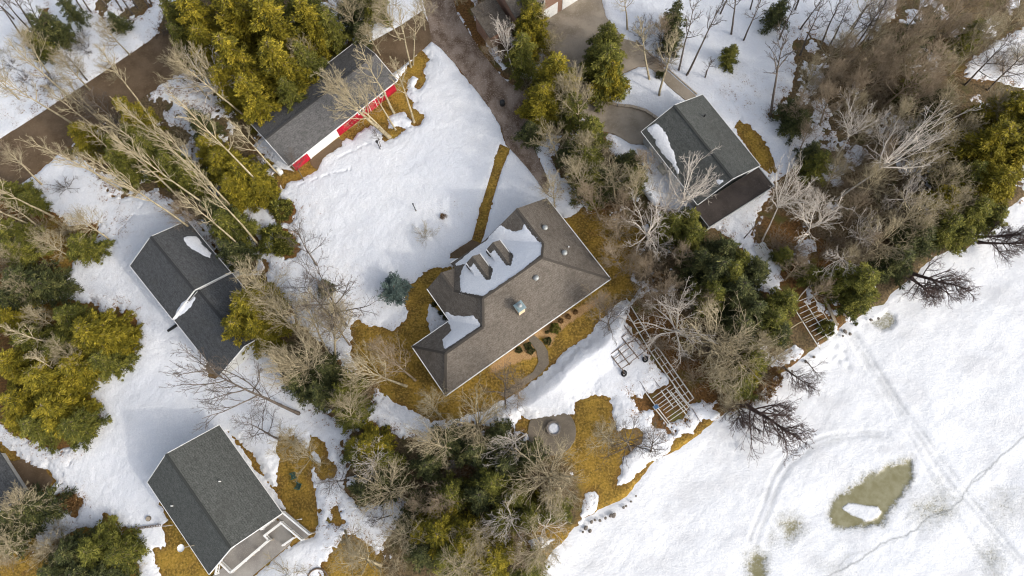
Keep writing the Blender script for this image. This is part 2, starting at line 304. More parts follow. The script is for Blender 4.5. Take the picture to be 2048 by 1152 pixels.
DG2=[(455,862),(478,880),(500,905),(522,940),(545,974),(553,974),(556,930),(552,887),(559,867),(572,874),(587,870),(602,886),(614,898),(622,890),(620,872),(634,876),(649,887),(652,905),(653,919),(664,925),(672,936),(670,948),(667,953),(650,958),(639,957),(630,945),(628,936),(623,946),(621,960),(627,975),(632,995),(636,1015),(635,1030),(632,1050),(628,1064),(618,1075),(600,1075),(560,1000)]
DG2I=[(619,905),(628,900),(636,908),(645,920),(641,929),(630,926),(621,918)]
DG3=[(640,1170),(649,1130),(660,1108),(667,1099),(676,1086),(687,1071),(700,1076),(715,1071),(726,1080),(743,1099),(752,1108),(765,1100),(775,1110),(780,1170)]
DG4=[(667,1022),(676,1018),(684,1028),(686,1042),(680,1052),(672,1046),(660,1042),(668,1034)]
MIDB=[(455,560),(498,552),(530,552),(556,575),(592,640),(618,668),(650,690),(665,720),(690,735),(706,735),(735,755),(748,775),(742,800),(720,830),(706,842),(680,842),(662,834),(640,820),(612,790),(566,766),(545,700),(535,692),(500,700),(470,722),(450,738),(430,760),(412,735)]
BOTF=[(706,860),(735,848),(760,852),(785,862),(806,872),(850,884),(880,886),(905,868),(930,850),(975,850),(1010,852),(1040,862),(1080,880),(1140,930),(1165,985),(1160,1040),(1110,1115),(1085,1170),(770,1170),(758,1120),(768,1090),(774,1060),(800,1050),(812,1035),(815,1000),(790,992),(760,1000),(730,1018),(710,1010),(695,985),(690,955),(700,925),(685,900),(688,880)]
DSTRIP=[(1469,257),(1479,240),(1488,244),(1500,253),(1520,274),(1538,299),(1548,322),(1553,342),(1540,348),(1520,335)]
NTOP=[(700,-30),(745,-30),(735,20),(700,30)]
DIRTL=[(905,-40),(912,20),(940,62),(965,104),(990,138),(1010,158),(1050,186),(1062,200),(1050,170),(1020,140),(1000,120),(985,110),(968,70),(950,40),(942,10),(938,-40)]
SH1=[(560,398),(582,402),(592,420),(580,446),(562,446),(552,430)]
SH2=[(545,456),(575,458),(590,474),(598,498),(590,514),(575,518),(555,500),(548,480)]
BARE=[('g',SHEDG,.22),('g',HOUSEG,.25),('g',LAWN,.3),('l',DOCKG,.4),('f',EASTF,.5),('f',MIDF,.5),('l',LEFT1,.35),('f',LEFT2,.8),('f',NWP,.5),('f',NWP2,.6),('g',BL1,.35),('l',BRUSH1,.5),('g',DG1,.25),('g',DG2,.3),('g',DG3,.5),('g',DG4,.6),('f',MIDB,.4),('f',BOTF,.6),('g',DSTRIP,.2),('f',NTOP,.4),('l',DIRTL,.3),('l',SH1,.2),('l',SH2,.2),('g',PATHW,.02),
 ('g',[(415,1175),(462,1108),(505,1062),(545,1020),(572,1018),(632,1066),(628,1074),(606,1080),(580,1090),(545,1120),(500,1160),(480,1180)],.05),
 ('p',ROAD,.22),('p',DRIVE2,.2),('p',DIRT,.35),('p',CONC,.08)]
ISL=[[(855,599),(868,612),(898,642),(878,660),(860,672),(858,650),(852,640),(855,622)],DG2I,
 [(457,737),(498,712),(532,697),(542,706),(545,726),(530,745),(500,748),(470,745)],
 [(1220,272),(1262,292),(1290,300),(1345,372),(1378,420),(1340,424),(1308,408),(1282,384),(1280,346),(1268,310),(1238,304),(1212,296)],
 [(1075,270),(1092,280),(1100,315),(1112,340),(1140,368),(1165,386),(1168,402),(1155,425),(1132,434),(1112,412),(1098,384),(1094,350),(1078,300)],
 [(1490,545),(1512,550),(1530,562),(1520,590),(1505,595)],[(1528,530),(1556,512),(1566,530),(1556,562),(1562,580),(1545,592),(1532,560)],
 [(1300,170),(1330,160),(1330,150)],
 [(1568,706),(1590,688),(1606,700),(1600,718),(1580,722),(1562,738),(1545,728),(1535,714)],[(1686,618),(1712,618),(1706,650),(1690,642)],[(1656,590),(1682,580),(1684,610),(1668,614)],
 [(1700,155),(1722,165),(1718,190),(1702,185)],[(1620,205),(1650,190),(1665,230),(1640,240)],
 [(905,965),(925,955),(945,975),(935,990),(915,985)],[(760,900),(780,896),(784,912),(765,914)],[(1052,1080),(1078,1076),(1112,1078),(1090,1095),(1065,1098)],
 [(945,-10),(960,10),(985,60),(998,110),(1015,135),(1006,140),(978,105),(955,50)],
 [(505,290),(530,320),(552,345),(545,355),(520,335)],[(310,175),(352,150),(390,170),(440,205),(445,225),(420,240),(380,235),(330,200)],[(250,235),(268,225),(302,262),(320,290),(300,295),(270,262)],[(180,268),(200,256),(215,275),(205,285)],
 [(470,415),(500,395),(540,430),(555,460),(540,480),(500,440)],[(400,880),(404,890),(398,886)],[(195,612),(225,640),(215,632)]]
RUST=[[(1515,440),(1600,430),(1650,480),(1720,600),(1650,700),(1590,640),(1550,560)],[(870,900),(930,900),(950,960),(900,1020),(850,1000)],[(1060,1050),(1150,1060),(1120,1120),(1060,1110)],[(1440,800),(1540,740),(1610,700),(1640,720),(1560,790),(1450,850)],[(1180,400),(1260,420),(1290,520),(1230,620),(1190,480)],[(1880,80),(1940,90),(1925,150),(1890,160)]]
OLIVE=[[(60,600),(240,640),(250,700),(150,870),(20,860)],[(60,440),(170,460),(160,520),(100,540)],[(1380,620),(1480,640),(1540,720),(1480,790),(1420,740)],[(1640,560),(1760,520),(1900,470),(1990,400),(1960,480),(1780,610)]]
LAKE=[(1090,1175),(1102,1135),(1125,1110),(1150,1088),(1163,1062),(1178,1049),(1198,1043),(1226,1025),(1252,1010),(1277,986),(1298,958),(1320,931),(1350,916),(1394,892),(1432,862),(1447,845),(1482,816),(1510,812),(1540,790),(1561,765),(1598,738),(1636,708),(1662,690),(1700,655),(1726,640),(1780,615),(1787,598),(1818,574),(1848,554),(1860,534),(1900,516),(1943,512),(1970,488),(1984,449),(2005,432),(2048,411),(2130,372)]
LKW=[(p.x,p.y) for p in GP(LAKE)];LKW=LKW+[(120,60),(420,150),(420,-420),(-10,-420),(-9,-60)]
def axis(lo,hi,st):
    a=np.arange(lo,hi,st);f=[]
    d=st
    l=[lo];
    while l[-1]>-430:d*=1.6;l.append(l[-1]-d)
    d=st;h=[a[-1]+st]
    while h[-1]<430:d*=1.6;h.append(h[-1]+d)
    return np.array(l[1:][::-1]+list(a)+h)
def fields(X,Y,noise_on=True):
    n=fbm(X,Y,2.2,11,5,.6);nf=fbm(X,Y,.8,31,3,.6);nf2=fbm(X,Y,.45,37,2);pp=fbm(X,Y,3.5,121,5,.6)
    lake=poly_sd(LKW,X,Y,4)
    S=np.full(X.shape,3.);fo=np.zeros(X.shape);gr=np.zeros(X.shape);pv=np.full(X.shape,3.);deb=np.zeros(X.shape)
    far=np.full(X.shape,3.)
    for ty,pl,am in BARE:
        sd=poly_sd([(p.x,p.y) for p in GP(pl)],X,Y)
        if ty=='p':pv=np.minimum(pv,sd);S=np.minimum(S,sd+am*n);continue
        if am<.03:sd=sd*1.8
        S=np.minimum(S,sd+am*(n*1.4+nf*.9)+.22*nf2*min(1,am/.2))
        if ty=='f':
            thr={id(LEFT2):.02,id(MIDF):.08,id(EASTF):.24,id(BOTF):.24,id(MIDB):.3}.get(id(pl),.1)
            S=np.maximum(S,np.where(sd<0,(pp-thr)*1.5,-9.))
        wgt=np.clip(.5-sd/1.2,0,1)
        if ty=='g':gr=np.maximum(gr,wgt)
        if ty=='f':fo=np.maximum(fo,wgt)
        if ty!='g' or am>=.4:deb=np.maximum(deb,np.clip(1-sd/3.,0,1))
        else:deb=np.maximum(deb,.4*np.clip(1-sd/1.4,0,1))
    for pl in RUST:
        sd=poly_sd([(p.x,p.y) for p in GP(pl)],X,Y);fo=fo*np.clip(.5+(sd+1.2*n)/1.6,0,1)
    for pl in OLIVE:
        sd=poly_sd([(p.x,p.y) for p in GP(pl)],X,Y);gr=np.maximum(gr,.75*np.clip(.5-(sd+1.2*n)/1.6,0,1))
    for pl in ISL:
        sd=poly_sd([(p.x,p.y) for p in GP(pl)],X,Y);S=np.maximum(S,-sd+.35*(n+nf))
    return dict(lake=lake,S=S,fo=fo,gr=gr,deb=deb,n=n,nf=nf,pv=pv)
def gz(lake,n):
    return np.where(lake<1.2,-1.0*np.clip((1.2-lake-.5*n)/1.8,0,1)**1.0,0)
# ground sheet
xs=axis(-80,72,.3);ys=axis(-20,76,.3);X,Y=np.meshgrid(xs,ys);f=fields(X,Y)
MULCH=poly_sd([(p.x,p.y) for p in GP([(1224,583),(1207,602),(1150,638),(1112,668),(1100,694),(1083,673),(1066,690),(1080,712),(1036,724),(985,748),(978,735),(1100,640)])],X,Y)
big=(X<-80)|(X>72)|(Y<-20)|(Y>76)
gx=f['gr']*np.clip(1.2-2.5*np.clip(f['n']-.25,0,1),0,1)
# along the east shore and wood the grass gives way to fallen leaves
grid_mesh('ground',X,Y,gz(f['lake'],f['n'])+.04*f['n']*(f['pv']>.6),None,M['ground'],dict(grass=gx,forest=np.where(big,1,f['fo']),mulch=(MULCH<0).astype(float)),kind='structure')
# snow cover
xs=axis(-76,70,.13);ys=axis(-14,69,.13);X,Y=np.meshgrid(xs,ys);f=fields(X,Y);S=f['S'];n=f['n']
big=(X<-76)|(X>70)|(Y<-14)|(Y>69)
S=np.where(big,.6+fbm(X,Y,14,5,4)*1.2,S)
S=np.minimum(S,f['lake']+.1+.3*f['nf'])
# wind-melted holes near the woods
S=S-np.where(f['deb']>.25,np.clip(f['nf']*1.2-.35,0,1)*2.2*f['deb'],0)
nfh=fbm(X,Y,.4,131,3,.7)
hs=.16*(1-np.exp(-np.clip(S,0,3)/.28))
h=np.where(S>0,hs*np.clip(.35+S/.5,0,1)+.05*nfh*np.clip(1-S/.6,0,1),np.clip(S*.8,-.4,0))
berm=[(p.x,p.y) for p in GP([(1262,612),(1232,655),(1200,700),(1150,742),(1110,772),(1060,806),(1020,838)])]
bd=line_sd(berm,X,Y);side=poly_sd([(p.x,p.y) for p in GP(HOUSEG)],X,Y,6)
hb=np.clip(side/2.3,0,1);hb=hb*hb*(3-2*hb)*np.clip(1-(side-2.3)/2.6,0,1)*np.clip(1.6-bd/3,0,1)*.85
hb=hb*(Y<G(1262,606).y+1)*(X>G(1010,800).x-1)
drift=fbm(X,Y,9,71,4)*.24+fbm(X,Y,2.5,73,4)*.08+fbm(X,Y,.7,75,3)*.04
mask=np.clip(S/1.2,0,1)
tr=0
for tk in ([(650,330),(700,305),(760,278)],[(590,372),(640,355),(700,340)],[(905,520),(860,470),(800,440)],[(205,440),(232,480),(262,545)],[(96,1000),(130,960),(150,900),(160,870)],[(30,862),(80,905),(130,950),(160,1010)],[(300,395),(260,440),(235,470)]):
    d=line_sd([(p.x,p.y) for p in GP(tk)],X,Y);tr=tr-.12*np.exp(-(d/.16)**2)*(fbm(X,Y,.5,91,2)>-.1)
for tk in ([(30,868),(85,912),(125,950),(140,1010)],[(1455,195),(1500,262),(1552,332),(1568,350)],[(1462,190),(1510,262),(1560,330),(1575,348)]):
    d=line_sd([(p.x,p.y) for p in GP(tk)],X,Y);tr=tr-.10*np.exp(-(d/.3)**2)
z=gz(f['lake'],n)+np.where(big,.1,0)*0+h+mask*(drift+.10+hb+tr)+np.where(big,.1,0)
deb=f['deb'].copy()
for cx,cy,rr,am in ((230,450,5,.7),(650,600,7,.6),(900,430,4,.35),(1350,340,5,.55),(1480,190,5,.6),(600,430,4,.5),(560,300,3,.5),(690,640,6,.6),(100,180,9,.9),(230,120,6,.8),(700,1000,5,.5),(1440,260,4,.5),(760,640,4,.5),(1120,370,3,.8),(1700,40,6,.6),(500,800,5,.4),(200,560,3,.4)):
    p=G(cx,cy);deb=np.maximum(deb,am*np.clip(1.3-np.hypot(X-p.x,Y-p.y)/rr,0,1))
deb=np.where(big,.4,deb);deb=np.maximum(deb,.13)
keep=(S>-.45)
grid_mesh('snow_cover',X,Y,z,keep,M['snow'],dict(debris=deb),kind='structure')
# frozen lake
t=NT('lake_snow_ice',.6,.4);co=t.coord();sl_=t.attr('slush');cr=t.attr('crack')
fine=t.noise(5,6,.65,co);mid=t.noise(.9,5,.6,co);st=t.noise(1.0,5,.6,t.scale(co,.9,2.2,1))
base=t.mix(t.ramp(mid,.3,.7),(.60,.61,.63),(.70,.70,.70));base=t.mix(t.ramp(fine,.4,.7),base,(.58,.59,.61))
ss=t.math('ADD',sl_,t.math('MULTIPLY',t.math('SUBTRACT',fine,.5),.75));ss=t.math('ADD',ss,t.math('MULTIPLY',t.math('SUBTRACT',st,.5),.5));sk=t.ramp(ss,.36,.72)
ol=t.mix(t.ramp(mid,.3,.7),(.15,.135,.06),(.22,.205,.12));ol=t.mix(t.ramp(ss,.50,.85),(.26,.25,.20),ol)
base=t.mix(t.math('MULTIPLY',t.ramp(ss,.10,.42),.55),base,(.36,.36,.34));base=t.mix(t.math('MULTIPLY',t.ramp(t.noise(.16,4,.6,t.scale(co,1,1.7,1)),.48,.66),.5),base,(.49,.49,.50));k=t.mix(sk,base,ol);k=t.mix(cr,k,(.10,.11,.11))
M['lake']=t.out(k,t.math('MULTIPLY',t.math('ADD',t.math('MULTIPLY',t.noise(2.2,6,.7,t.scale(co,1,1.6,1)),.75),t.math('MULTIPLY',fine,.45)),t.math('SUBTRACT',1.,sk)),.65,.14,rough=t.ramp(sk,0,1,.7,.35))
xs=axis(-8,72,.15);ys=axis(-16,34,.15);X,Y=np.meshgrid(xs,ys);lk=poly_sd(LKW,X,Y,4);n=fbm(X,Y,2.2,11,5,.6)
XR=.8*X+.6*Y;YR=(-.6*X+.8*Y)*2.2
z=-.40+fbm(XR,YR,9,41,4)*.17+fbm(XR,YR,2.4,43,5,.6)*.035*(1+fbm(X,Y,12,48,3)*2.2)+fbm(X,Y,.6,46,3)*.016
z+=.16*np.exp(-np.clip(-lk,0,4)/1.2)
def W(l):return [(p.x,p.y) for p in GP(l)]
# snowmobile tracks
TRK=np.zeros(X.shape)
for pts,wd,am in (([(1700,660),(1790,800),(1840,870),(1900,960),(1985,1060),(2048,1130),(2100,1180)],.45,-.05),([(1712,665),(1800,800),(1852,868),(1915,955),(2000,1060),(2060,1130)],.35,-.045),([(1690,655),(1760,770),(1830,880),(1880,980),(1960,1100),(2010,1160)],.3,-.02),
    ([(1500,1080),(1530,1010),(1545,960),(1570,920),(1610,890),(1660,872),(1720,864),(1790,866)],.3,-.05),([(1512,1085),(1544,1010),(1560,965),(1585,928),(1625,898),(1670,880),(1725,872),(1795,875)],.3,-.045)):
    P_=W(pts);Q=[]
    for a,b in zip(P_[:-1],P_[1:]):
        for i in range(6):Q.append((a[0]+(b[0]-a[0])*i/6,a[1]+(b[1]-a[1])*i/6))
    trk=1 if am<-.04 else .6
    d=line_sd(Q,X+fbm(X,Y,3,61,2)*.15,Y);TRK=np.maximum(TRK,.20*trk*np.exp(-(d/(wd*.7))**2)*(.6+.8*(fbm(X,Y,1.2,63,3)>-.1)));z+=am*np.exp(-(d/wd)**2)+.015*np.exp(-((d-wd*1.8)/.2)**2)
# trampled snow at the dock end
for cx,cy in ((1690,700),(1680,720),(1700,730),(1672,690),(1668,712),(1693,716)):
    p=G(cx,cy);z+=-.12*np.exp(-((X-p.x)**2+(Y-p.y)**2)/.12)*1
sl2=np.zeros(X.shape)
nn=fbm(X,Y,2.2,55,5,.75)
for pl,am,fz in (([(1825,922),(1831,948),(1815,975),(1800,1000),(1784,1018),(1774,1026),(1766,1042),(1740,1050),(1700,1056),(1672,1054),(1664,1030),(1672,1005),(1700,985),(1735,960),(1780,938)],1.0,1.0),
  ([(1830,1000),(1880,980),(1910,1010),(1900,1035),(1850,1045),(1828,1030)],.52,2.2),([(1560,1040),(1590,1035),(1608,1048),(1598,1065),(1575,1075)],.62,1.4),([(1500,1112),(1515,1102),(1532,1118),(1530,1152),(1520,1180),(1500,1180),(1494,1140)],.72,1.2),
  ([(1970,1000),(2020,985),(2048,1020),(2010,1045)],.47,2.5),([(1545,1060),(1560,1075),(1545,1090),(1538,1080)],.5,1.2),([(1640,1130),(1700,1110),(1690,1160)],.33,2.5),([(1965,1095),(1990,1085),(2010,1120),(2000,1160),(1975,1150)],.42,2.0)):
    sd=poly_sd(W(pl),X,Y);sl2=np.maximum(sl2,am*np.clip(.62-sd/(fz*1.5)+.5*nn,0,1)/.9)
sd=poly_sd(W([(1686,1015),(1700,1006),(1730,1010),(1760,1014),(1768,1024),(1758,1036),(1738,1042),(1706,1030),(1690,1022)]),X,Y)
sl2*=np.clip(.5+(sd+.25*nn)/.35,0,1);z-=.06*np.clip(sl2,0,1)
# dark melt hole by the east dock
sd=poly_sd(W([(1778,618),(1794,628),(1796,644),(1786,656),(1768,660),(1750,652),(1742,642),(1764,632)]),X,Y);hole=np.clip(.5-sd/.5,0,1)
sl2=np.maximum(sl2,hole*.62);z-=.2*hole
cp=W([(2060,865),(2030,892),(2000,918),(1984,935),(1965,955),(1945,968),(1934,985),(1926,1000),(1905,1018),(1880,1028),(1858,1036),(1838,1058),(1812,1072),(1785,1078),(1765,1090),(1745,1104),(1722,1122),(1690,1138),(1660,1152),(1630,1170)])
q=[]
rnd=random.Random(4)
for a,b in zip(cp[:-1],cp[1:]):
    for i in range(4):
        q.append((a[0]+(b[0]-a[0])*i/4+rnd.uniform(-.1,.1),a[1]+(b[1]-a[1])*i/4+rnd.uniform(-.1,.1)))
d=line_sd(q,X,Y);ck=np.exp(-(d/.085)**2)*.62
d=line_sd(W([(1984,935),(1962,948),(1948,962),(1935,984)]),X,Y);ck=np.maximum(ck,.5*np.exp(-(d/.09)**2))
d=line_sd(W([(1838,1058),(1790,1085),(1740,1100),(1700,1112),(1680,1135)]),X,Y);ck=np.maximum(ck,.22*np.exp(-(d/.1)**2))
ck=np.maximum(ck,TRK)
keep=(lk<1.6)
z=np.where(sl2>.5,z*(1-np.clip((sl2-.5)*4,0,1))+(-.47)*np.clip((sl2-.5)*4,0,1),z)
grid_mesh('frozen_lake',X,Y,z,keep,M['lake'],dict(slush=sl2,crack=ck),kind='structure')
LAKEZ=-.35
# paved sheets
def sheet(name,poly,mat,z=.01,thick=0,**k):
    pts=GP(poly);bm=bmesh.new();vs=[bm.verts.new((p.x,p.y,z)) for p in pts]
    fc=bm.faces.new(vs);bm.normal_update()
    if fc.normal.z<0:fc.normal_flip()
    if thick:
        r=bmesh.ops.extrude_face_region(bm,geom=[fc])
        for v in r['geom']:
            if isinstance(v,bmesh.types.BMVert):v.co.z+=thick
    bmesh.ops.triangulate(bm,faces=bm.faces[:])
    me=bpy.data.meshes.new(name);bm.to_mesh(me);bm.free();me.materials.append(mat)
    o=bpy.data.objects.new(name,me);col.objects.link(o);return tag(o,**k)
sheet('road',ROAD,M['road'],.05,kind='structure')
sheet('driveway',DRIVE2,M['road'],.046,kind='structure')
sheet('dirt_driveway',DIRT,M['dirt'],.055,kind='structure')
sheet('concrete_driveway',CONC,M['concrete'],.065,kind='structure')
sheet('driveway',[(619,318),(650,296),(678,276),(684,281),(686,292),(668,302),(650,313),(640,330),(634,340),(622,330)],M['road'],.06,kind='structure')
sheet('driveway',[(-40,880),(0,905),(25,923),(45,918),(58,925),(75,935),(93,940),(95,946),(108,960),(95,978),(78,982),(55,990),(30,975),(-40,930)],M['road'],.06,kind='structure')
sheet('garden_path',[(1057,679),(1068,670),(1085,685),(1096,703),(1098,728),(1082,748),(1046,773),(1013,796),(1000,790),(1035,765),(1066,744),(1077,724),(1073,702)],M['patio'],.06,kind='structure')
sheet('house_path',[(900,508),(943,480),(956,484),(962,488),(915,517),(904,516)],M['road'],.07,kind='structure')
# kerb of stones along the drive and path
def edging(pts,wd,hh,label):
    mb=MB();w_=GP(pts)
    for a,b in zip(w_[:-1],w_[1:]):
        d=(b-a);k=max(1,int(d.length/.8))
        for i in range(k):
            p=a+d*i/k;q=a+d*(i+.93)/k;mb.bar((p.x,p.y,hh/2),(q.x,q.y,hh/2),wd,hh)
    mb.build('stone_edging',M['edging'],label=label,cat='garden edging')if 0 else tag(mb.build('stone_edging',M['edging']),label,'edging')
edging([(1212,204),(1235,212),(1262,214),(1290,222),(1305,232),(1320,243)],.35,.3,'low tan retaining kerb along the drive beside the charcoal-roofed garage')
edging([(1272,82),(1298,108),(1332,136),(1394,190)],.14,.2,'thin tan kerb on the upper edge of the concrete walk to the garage')
# fire pit patio
c=G(1104,862);mb=MB();mb.lathe((c.x,c.y,.0),[(2.75,0),(2.75,.09),(2.70,.10)],48);mb.build('patio',M['patio'],kind='structure')
# ------------------------------------------------------------------ buildings
def roof_uv(verts,faces,eaves):
    """uv in metres: u along the eave direction, v up the slope"""
    uv=[]
    for f in faces:
        vs=[Vector(verts[i]) for i in f];n=Vector((0,0,0))
        for i in range(len(vs)):n+=vs[i].cross(vs[(i+1)%len(vs)])
        n.normalize()
        if abs(n.z)>.999 or abs(n.z)<.05:u=Vector((1,0,0)) if abs(n.x)<.9 else Vector((0,1,0))
        else:u=Vector((0,0,1)).cross(n).normalized()
        v=n.cross(u)
        for p in vs:uv.append((p.dot(u),p.dot(v)))
    return uv
def roof_mesh(name,verts,faces,mat,parent,th=.14,**k):
    """closed roof shell: given faces on top, the same faces th lower, and a skirt round the open edges"""
    n=len(verts);V=[Vector(v) for v in verts]+[Vector(v)-Vector((0,0,th)) for v in verts];Fc=[list(f) for f in faces]
    cnt={}
    for f in faces:
        for i in range(len(f)):
            e=(f[i],f[(i+1)%len(f)]);cnt[tuple(sorted(e))]=cnt.get(tuple(sorted(e)),[])+[e]
    for f in faces:Fc.append([i+n for i in f][::-1])
    for kx,es in cnt.items():
        if len(es)==1:a,b=es[0];Fc.append([b,a,a+n,b+n])
    return mesh(name,V,Fc,mat,parent,uvs=roof_uv(V,Fc,None),**k)
def trim(parent,segs,mat,wd=.10,ht=.2,name='fascia',dz=-.07):
    mb=MB()
    for a,b in segs:
        a=Vector(a);b=Vector(b);mb.bar(a+Vector((0,0,dz)),b+Vector((0,0,dz)),wd,ht)
    return mb.build(name,mat,parent)
def prism(name,poly,z0,ztop,mat,parent):
    """wall shell from an outline; ztop(x,y) gives the top height"""
    n=len(poly);V=[(x,y,z0) for x,y in poly]+[(x,y,ztop(x,y)) for x,y in poly]
    return mesh(name,V,[[i,(i+1)%n,(i+1)%n+n,i+n] for i in range(n)],mat,parent)
def window(parent,c,w_,h_,nrm,name='window'):
    c=Vector(c);nrm=Vector(nrm).normalized();u=Vector((0,0,1)).cross(nrm)
    fr=MB();z=Vector((0,0,1));t=.09
    for s in(-1,1):
        fr.bar(c+u*s*w_/2-z*h_/2,c+u*s*w_/2+z*h_/2,t,t,up=nrm);fr.bar(c-u*(w_/2+t/2)+z*s*h_/2,c+u*(w_/2+t/2)+z*s*h_/2,t,t)
    fr.bar(c-z*h_/2,c+z*h_/2,.04,.05,up=nrm)
    f=fr.build(name,M['white'],parent)
    g=MB();g.bar(c-z*h_/2-nrm*.02,c+z*h_/2-nrm*.02,w_,.03,up=nrm);
    g=MB();a=c-u*w_/2-nrm*.02;b=c+u*w_/2-nrm*.02;g.bar(a,b,.03,h_);g.build('pane',M['glass'],f)
    return f
def panel_door(parent,c,w_,h_,nrm,mat,name='door',rows=0):
    c=Vector(c);nrm=Vector(nrm).normalized();u=Vector((0,0,1)).cross(nrm);mb=MB()
    mb.bar(c-u*w_/2,c+u*w_/2,.06,h_)
    for r in range(1,rows):
        z=Vector((0,0,-h_/2+h_*r/rows));mb.bar(c-u*(w_/2-.03)+z+nrm*.035,c+u*(w_/2-.03)+z+nrm*.035,.02,.03)
    return mb.build(name,mat,parent)
def house(name,opx,oz,ang,label,cat='house'):
    o=G(opx[0],opx[1],oz);e=empty(name,(o.x,o.y,0),R_(ang),label=label,cat=cat);return e
def gable(e,x0,x1,y0,y1,ze,yr,zr,roofmat,wallmat,ov=.4,name='roof',rake=True,eaveb=True,th=.14,ytrim=None,wallz0=-.3):
    V=[(x0,y0,ze),(x1,y0,ze),(x1,yr,zr),(x0,yr,zr),(x0,y1,ze),(x1,y1,ze)]
    r=roof_mesh(name,V,[[0,1,2,3],[3,2,5,4]],roofmat,e,th)
    s0=(zr-ze)/(yr-y0);s1=(zr-ze)/(y1-yr)
    zt=lambda x,y:(ze+(y-y0)*s0 if y<=yr else ze+(y1-y)*s1)-th-.02
    a,b,c,d=x0+ov,x1-ov,y0+ov,y1-ov
    prism('wall',[(a,c),(b,c),(b,yr),(b,d),(a,d),(a,yr)],wallz0,zt,wallmat,e)
    sg=[]
    if rake:
        for x in (x0-.03,x1+.03):sg+=[((x,y0,ze),(x,yr,zr)),((x,yr,zr),(x,y1,ze))]
    if eaveb:sg+=[((x0,y0-.03,ze),(x1,y0-.03,ze)),((x0,y1+.03,ze),(x1,y1+.03,ze))]
    trim(e,sg,M['white'],.06,.18)
    mb=MB();mb.bar((x0,yr,zr+.03),(x1,yr,zr+.03),.3,.05);rc=mb.build('ridge_cap',roofmat,r)
    return r
# --- main house, brown shingles
mh=house('brown_house',(891.2,791.2),3,35.45,'large house with brown shingle hip and gable roof, two dormers and chimney')
Vm=[(0,0,3),(23.3,0,3),(23.3,12.6,3),(18.88,12.6,6.05),(14.3,12.6,3),(18.88,7.4,6.05),(17.5,5.8,7),(9.5,5.8,7),(7.78,3.45,5.4),(2.7,3.45,5.4),(0,6.88,3),(5.2,6.88,3),(5.2,11.6,3),(7.5,11.6,5.14),(7.5,8.94,5.14),(9.2,11.6,3.56),(9.2,12.55,3.0),(14.33,12.57,3.0)]
Fm=[[0,1,6,7,8,9],[10,0,9],[11,10,9,8],[12,11,8,7,14,13],[13,14,15],[7,6,5,17,16,15,14],[5,3,4,17],[1,2,3,5,6]]
mroof=roof_mesh('roof',Vm,Fm,M['brownroof'],mh,.16)
def mplane(x,y):
    return 3+min(.69*y,.69*(23.3-x) if x>17.5 else 9)
mw=[(.45,.45),(22.85,.45),(22.85,12.1),(18.88,12.1),(14.8,12.1),(14.8,11.9),(9.7,11.9),(9.0,11.9),(9.0,11.15),(7.5,11.15),(5.65,11.15),(5.65,6.43),(.45,6.43)]
zt=lambda x,y:{(18.88,12.1):5.85,(7.5,11.15):4.95}.get((x,y),2.83)
prism('wall',mw,-.3,zt,M['white'],mh)
trim(mh,[((0,-.04,3),(23.34,-.04,3)),((-.04,0,3),(-.04,6.9,3)),((0,6.92,3),(5.2,6.92,3)),((5.16,6.9,3),(5.16,11.6,3)),((23.34,0,3),(23.34,12.6,3)),((9.2,12.6,3),(10.2,12.6,3))],M['white'],.09,.2,'gutter')
mb=MB()
for a,b in (((2.7,3.45,5.4),(7.78,3.45,5.4)),((9.5,5.8,7),(17.5,5.8,7)),((7.78,3.45,5.4),(9.5,5.8,7)),((17.5,5.8,7),(23.3,0,3)),((17.5,5.8,7),(18.88,7.4,6.05)),((18.88,7.4,6.05),(18.88,12.6,6.05)),((7.5,8.94,5.14),(7.5,11.6,5.14)),((9.5,5.8,7),(7.5,8.94,5.14)),((0,0,3),(2.7,3.45,5.4)),((0,6.88,3),(2.7,3.45,5.4))):
    mb.bar(Vector(a)+Vector((0,0,.03)),Vector(b)+Vector((0,0,.03)),.28,.05)
mb.build('ridge_cap',M['brownroof'],mroof)
for x in (3,6.5,9.5,12,14.5,18,21):window(mh,(x,.42,1.55),1.5,1.3,(0,-1,0))
panel_door(mh,(16.2,.42,1.1),1.8,2.1,(0,-1,0),M['glass'],'patio_door')
for y in (2,4.5,8,10):window(mh,(22.88,y,1.6),1.2,1.2,(1,0,0))
window(mh,(5.62,8.5,1.6),1.2,1.2,(-1,0,0))
mb=MB();
for a,b in (((9.2,12.66,2.95),(9.2,12.66,0)),((14.3,12.66,2.95),(14.3,12.66,0))):mb.tube([a,b],.05,6)
mb.build('downspout',M['white'],mh)
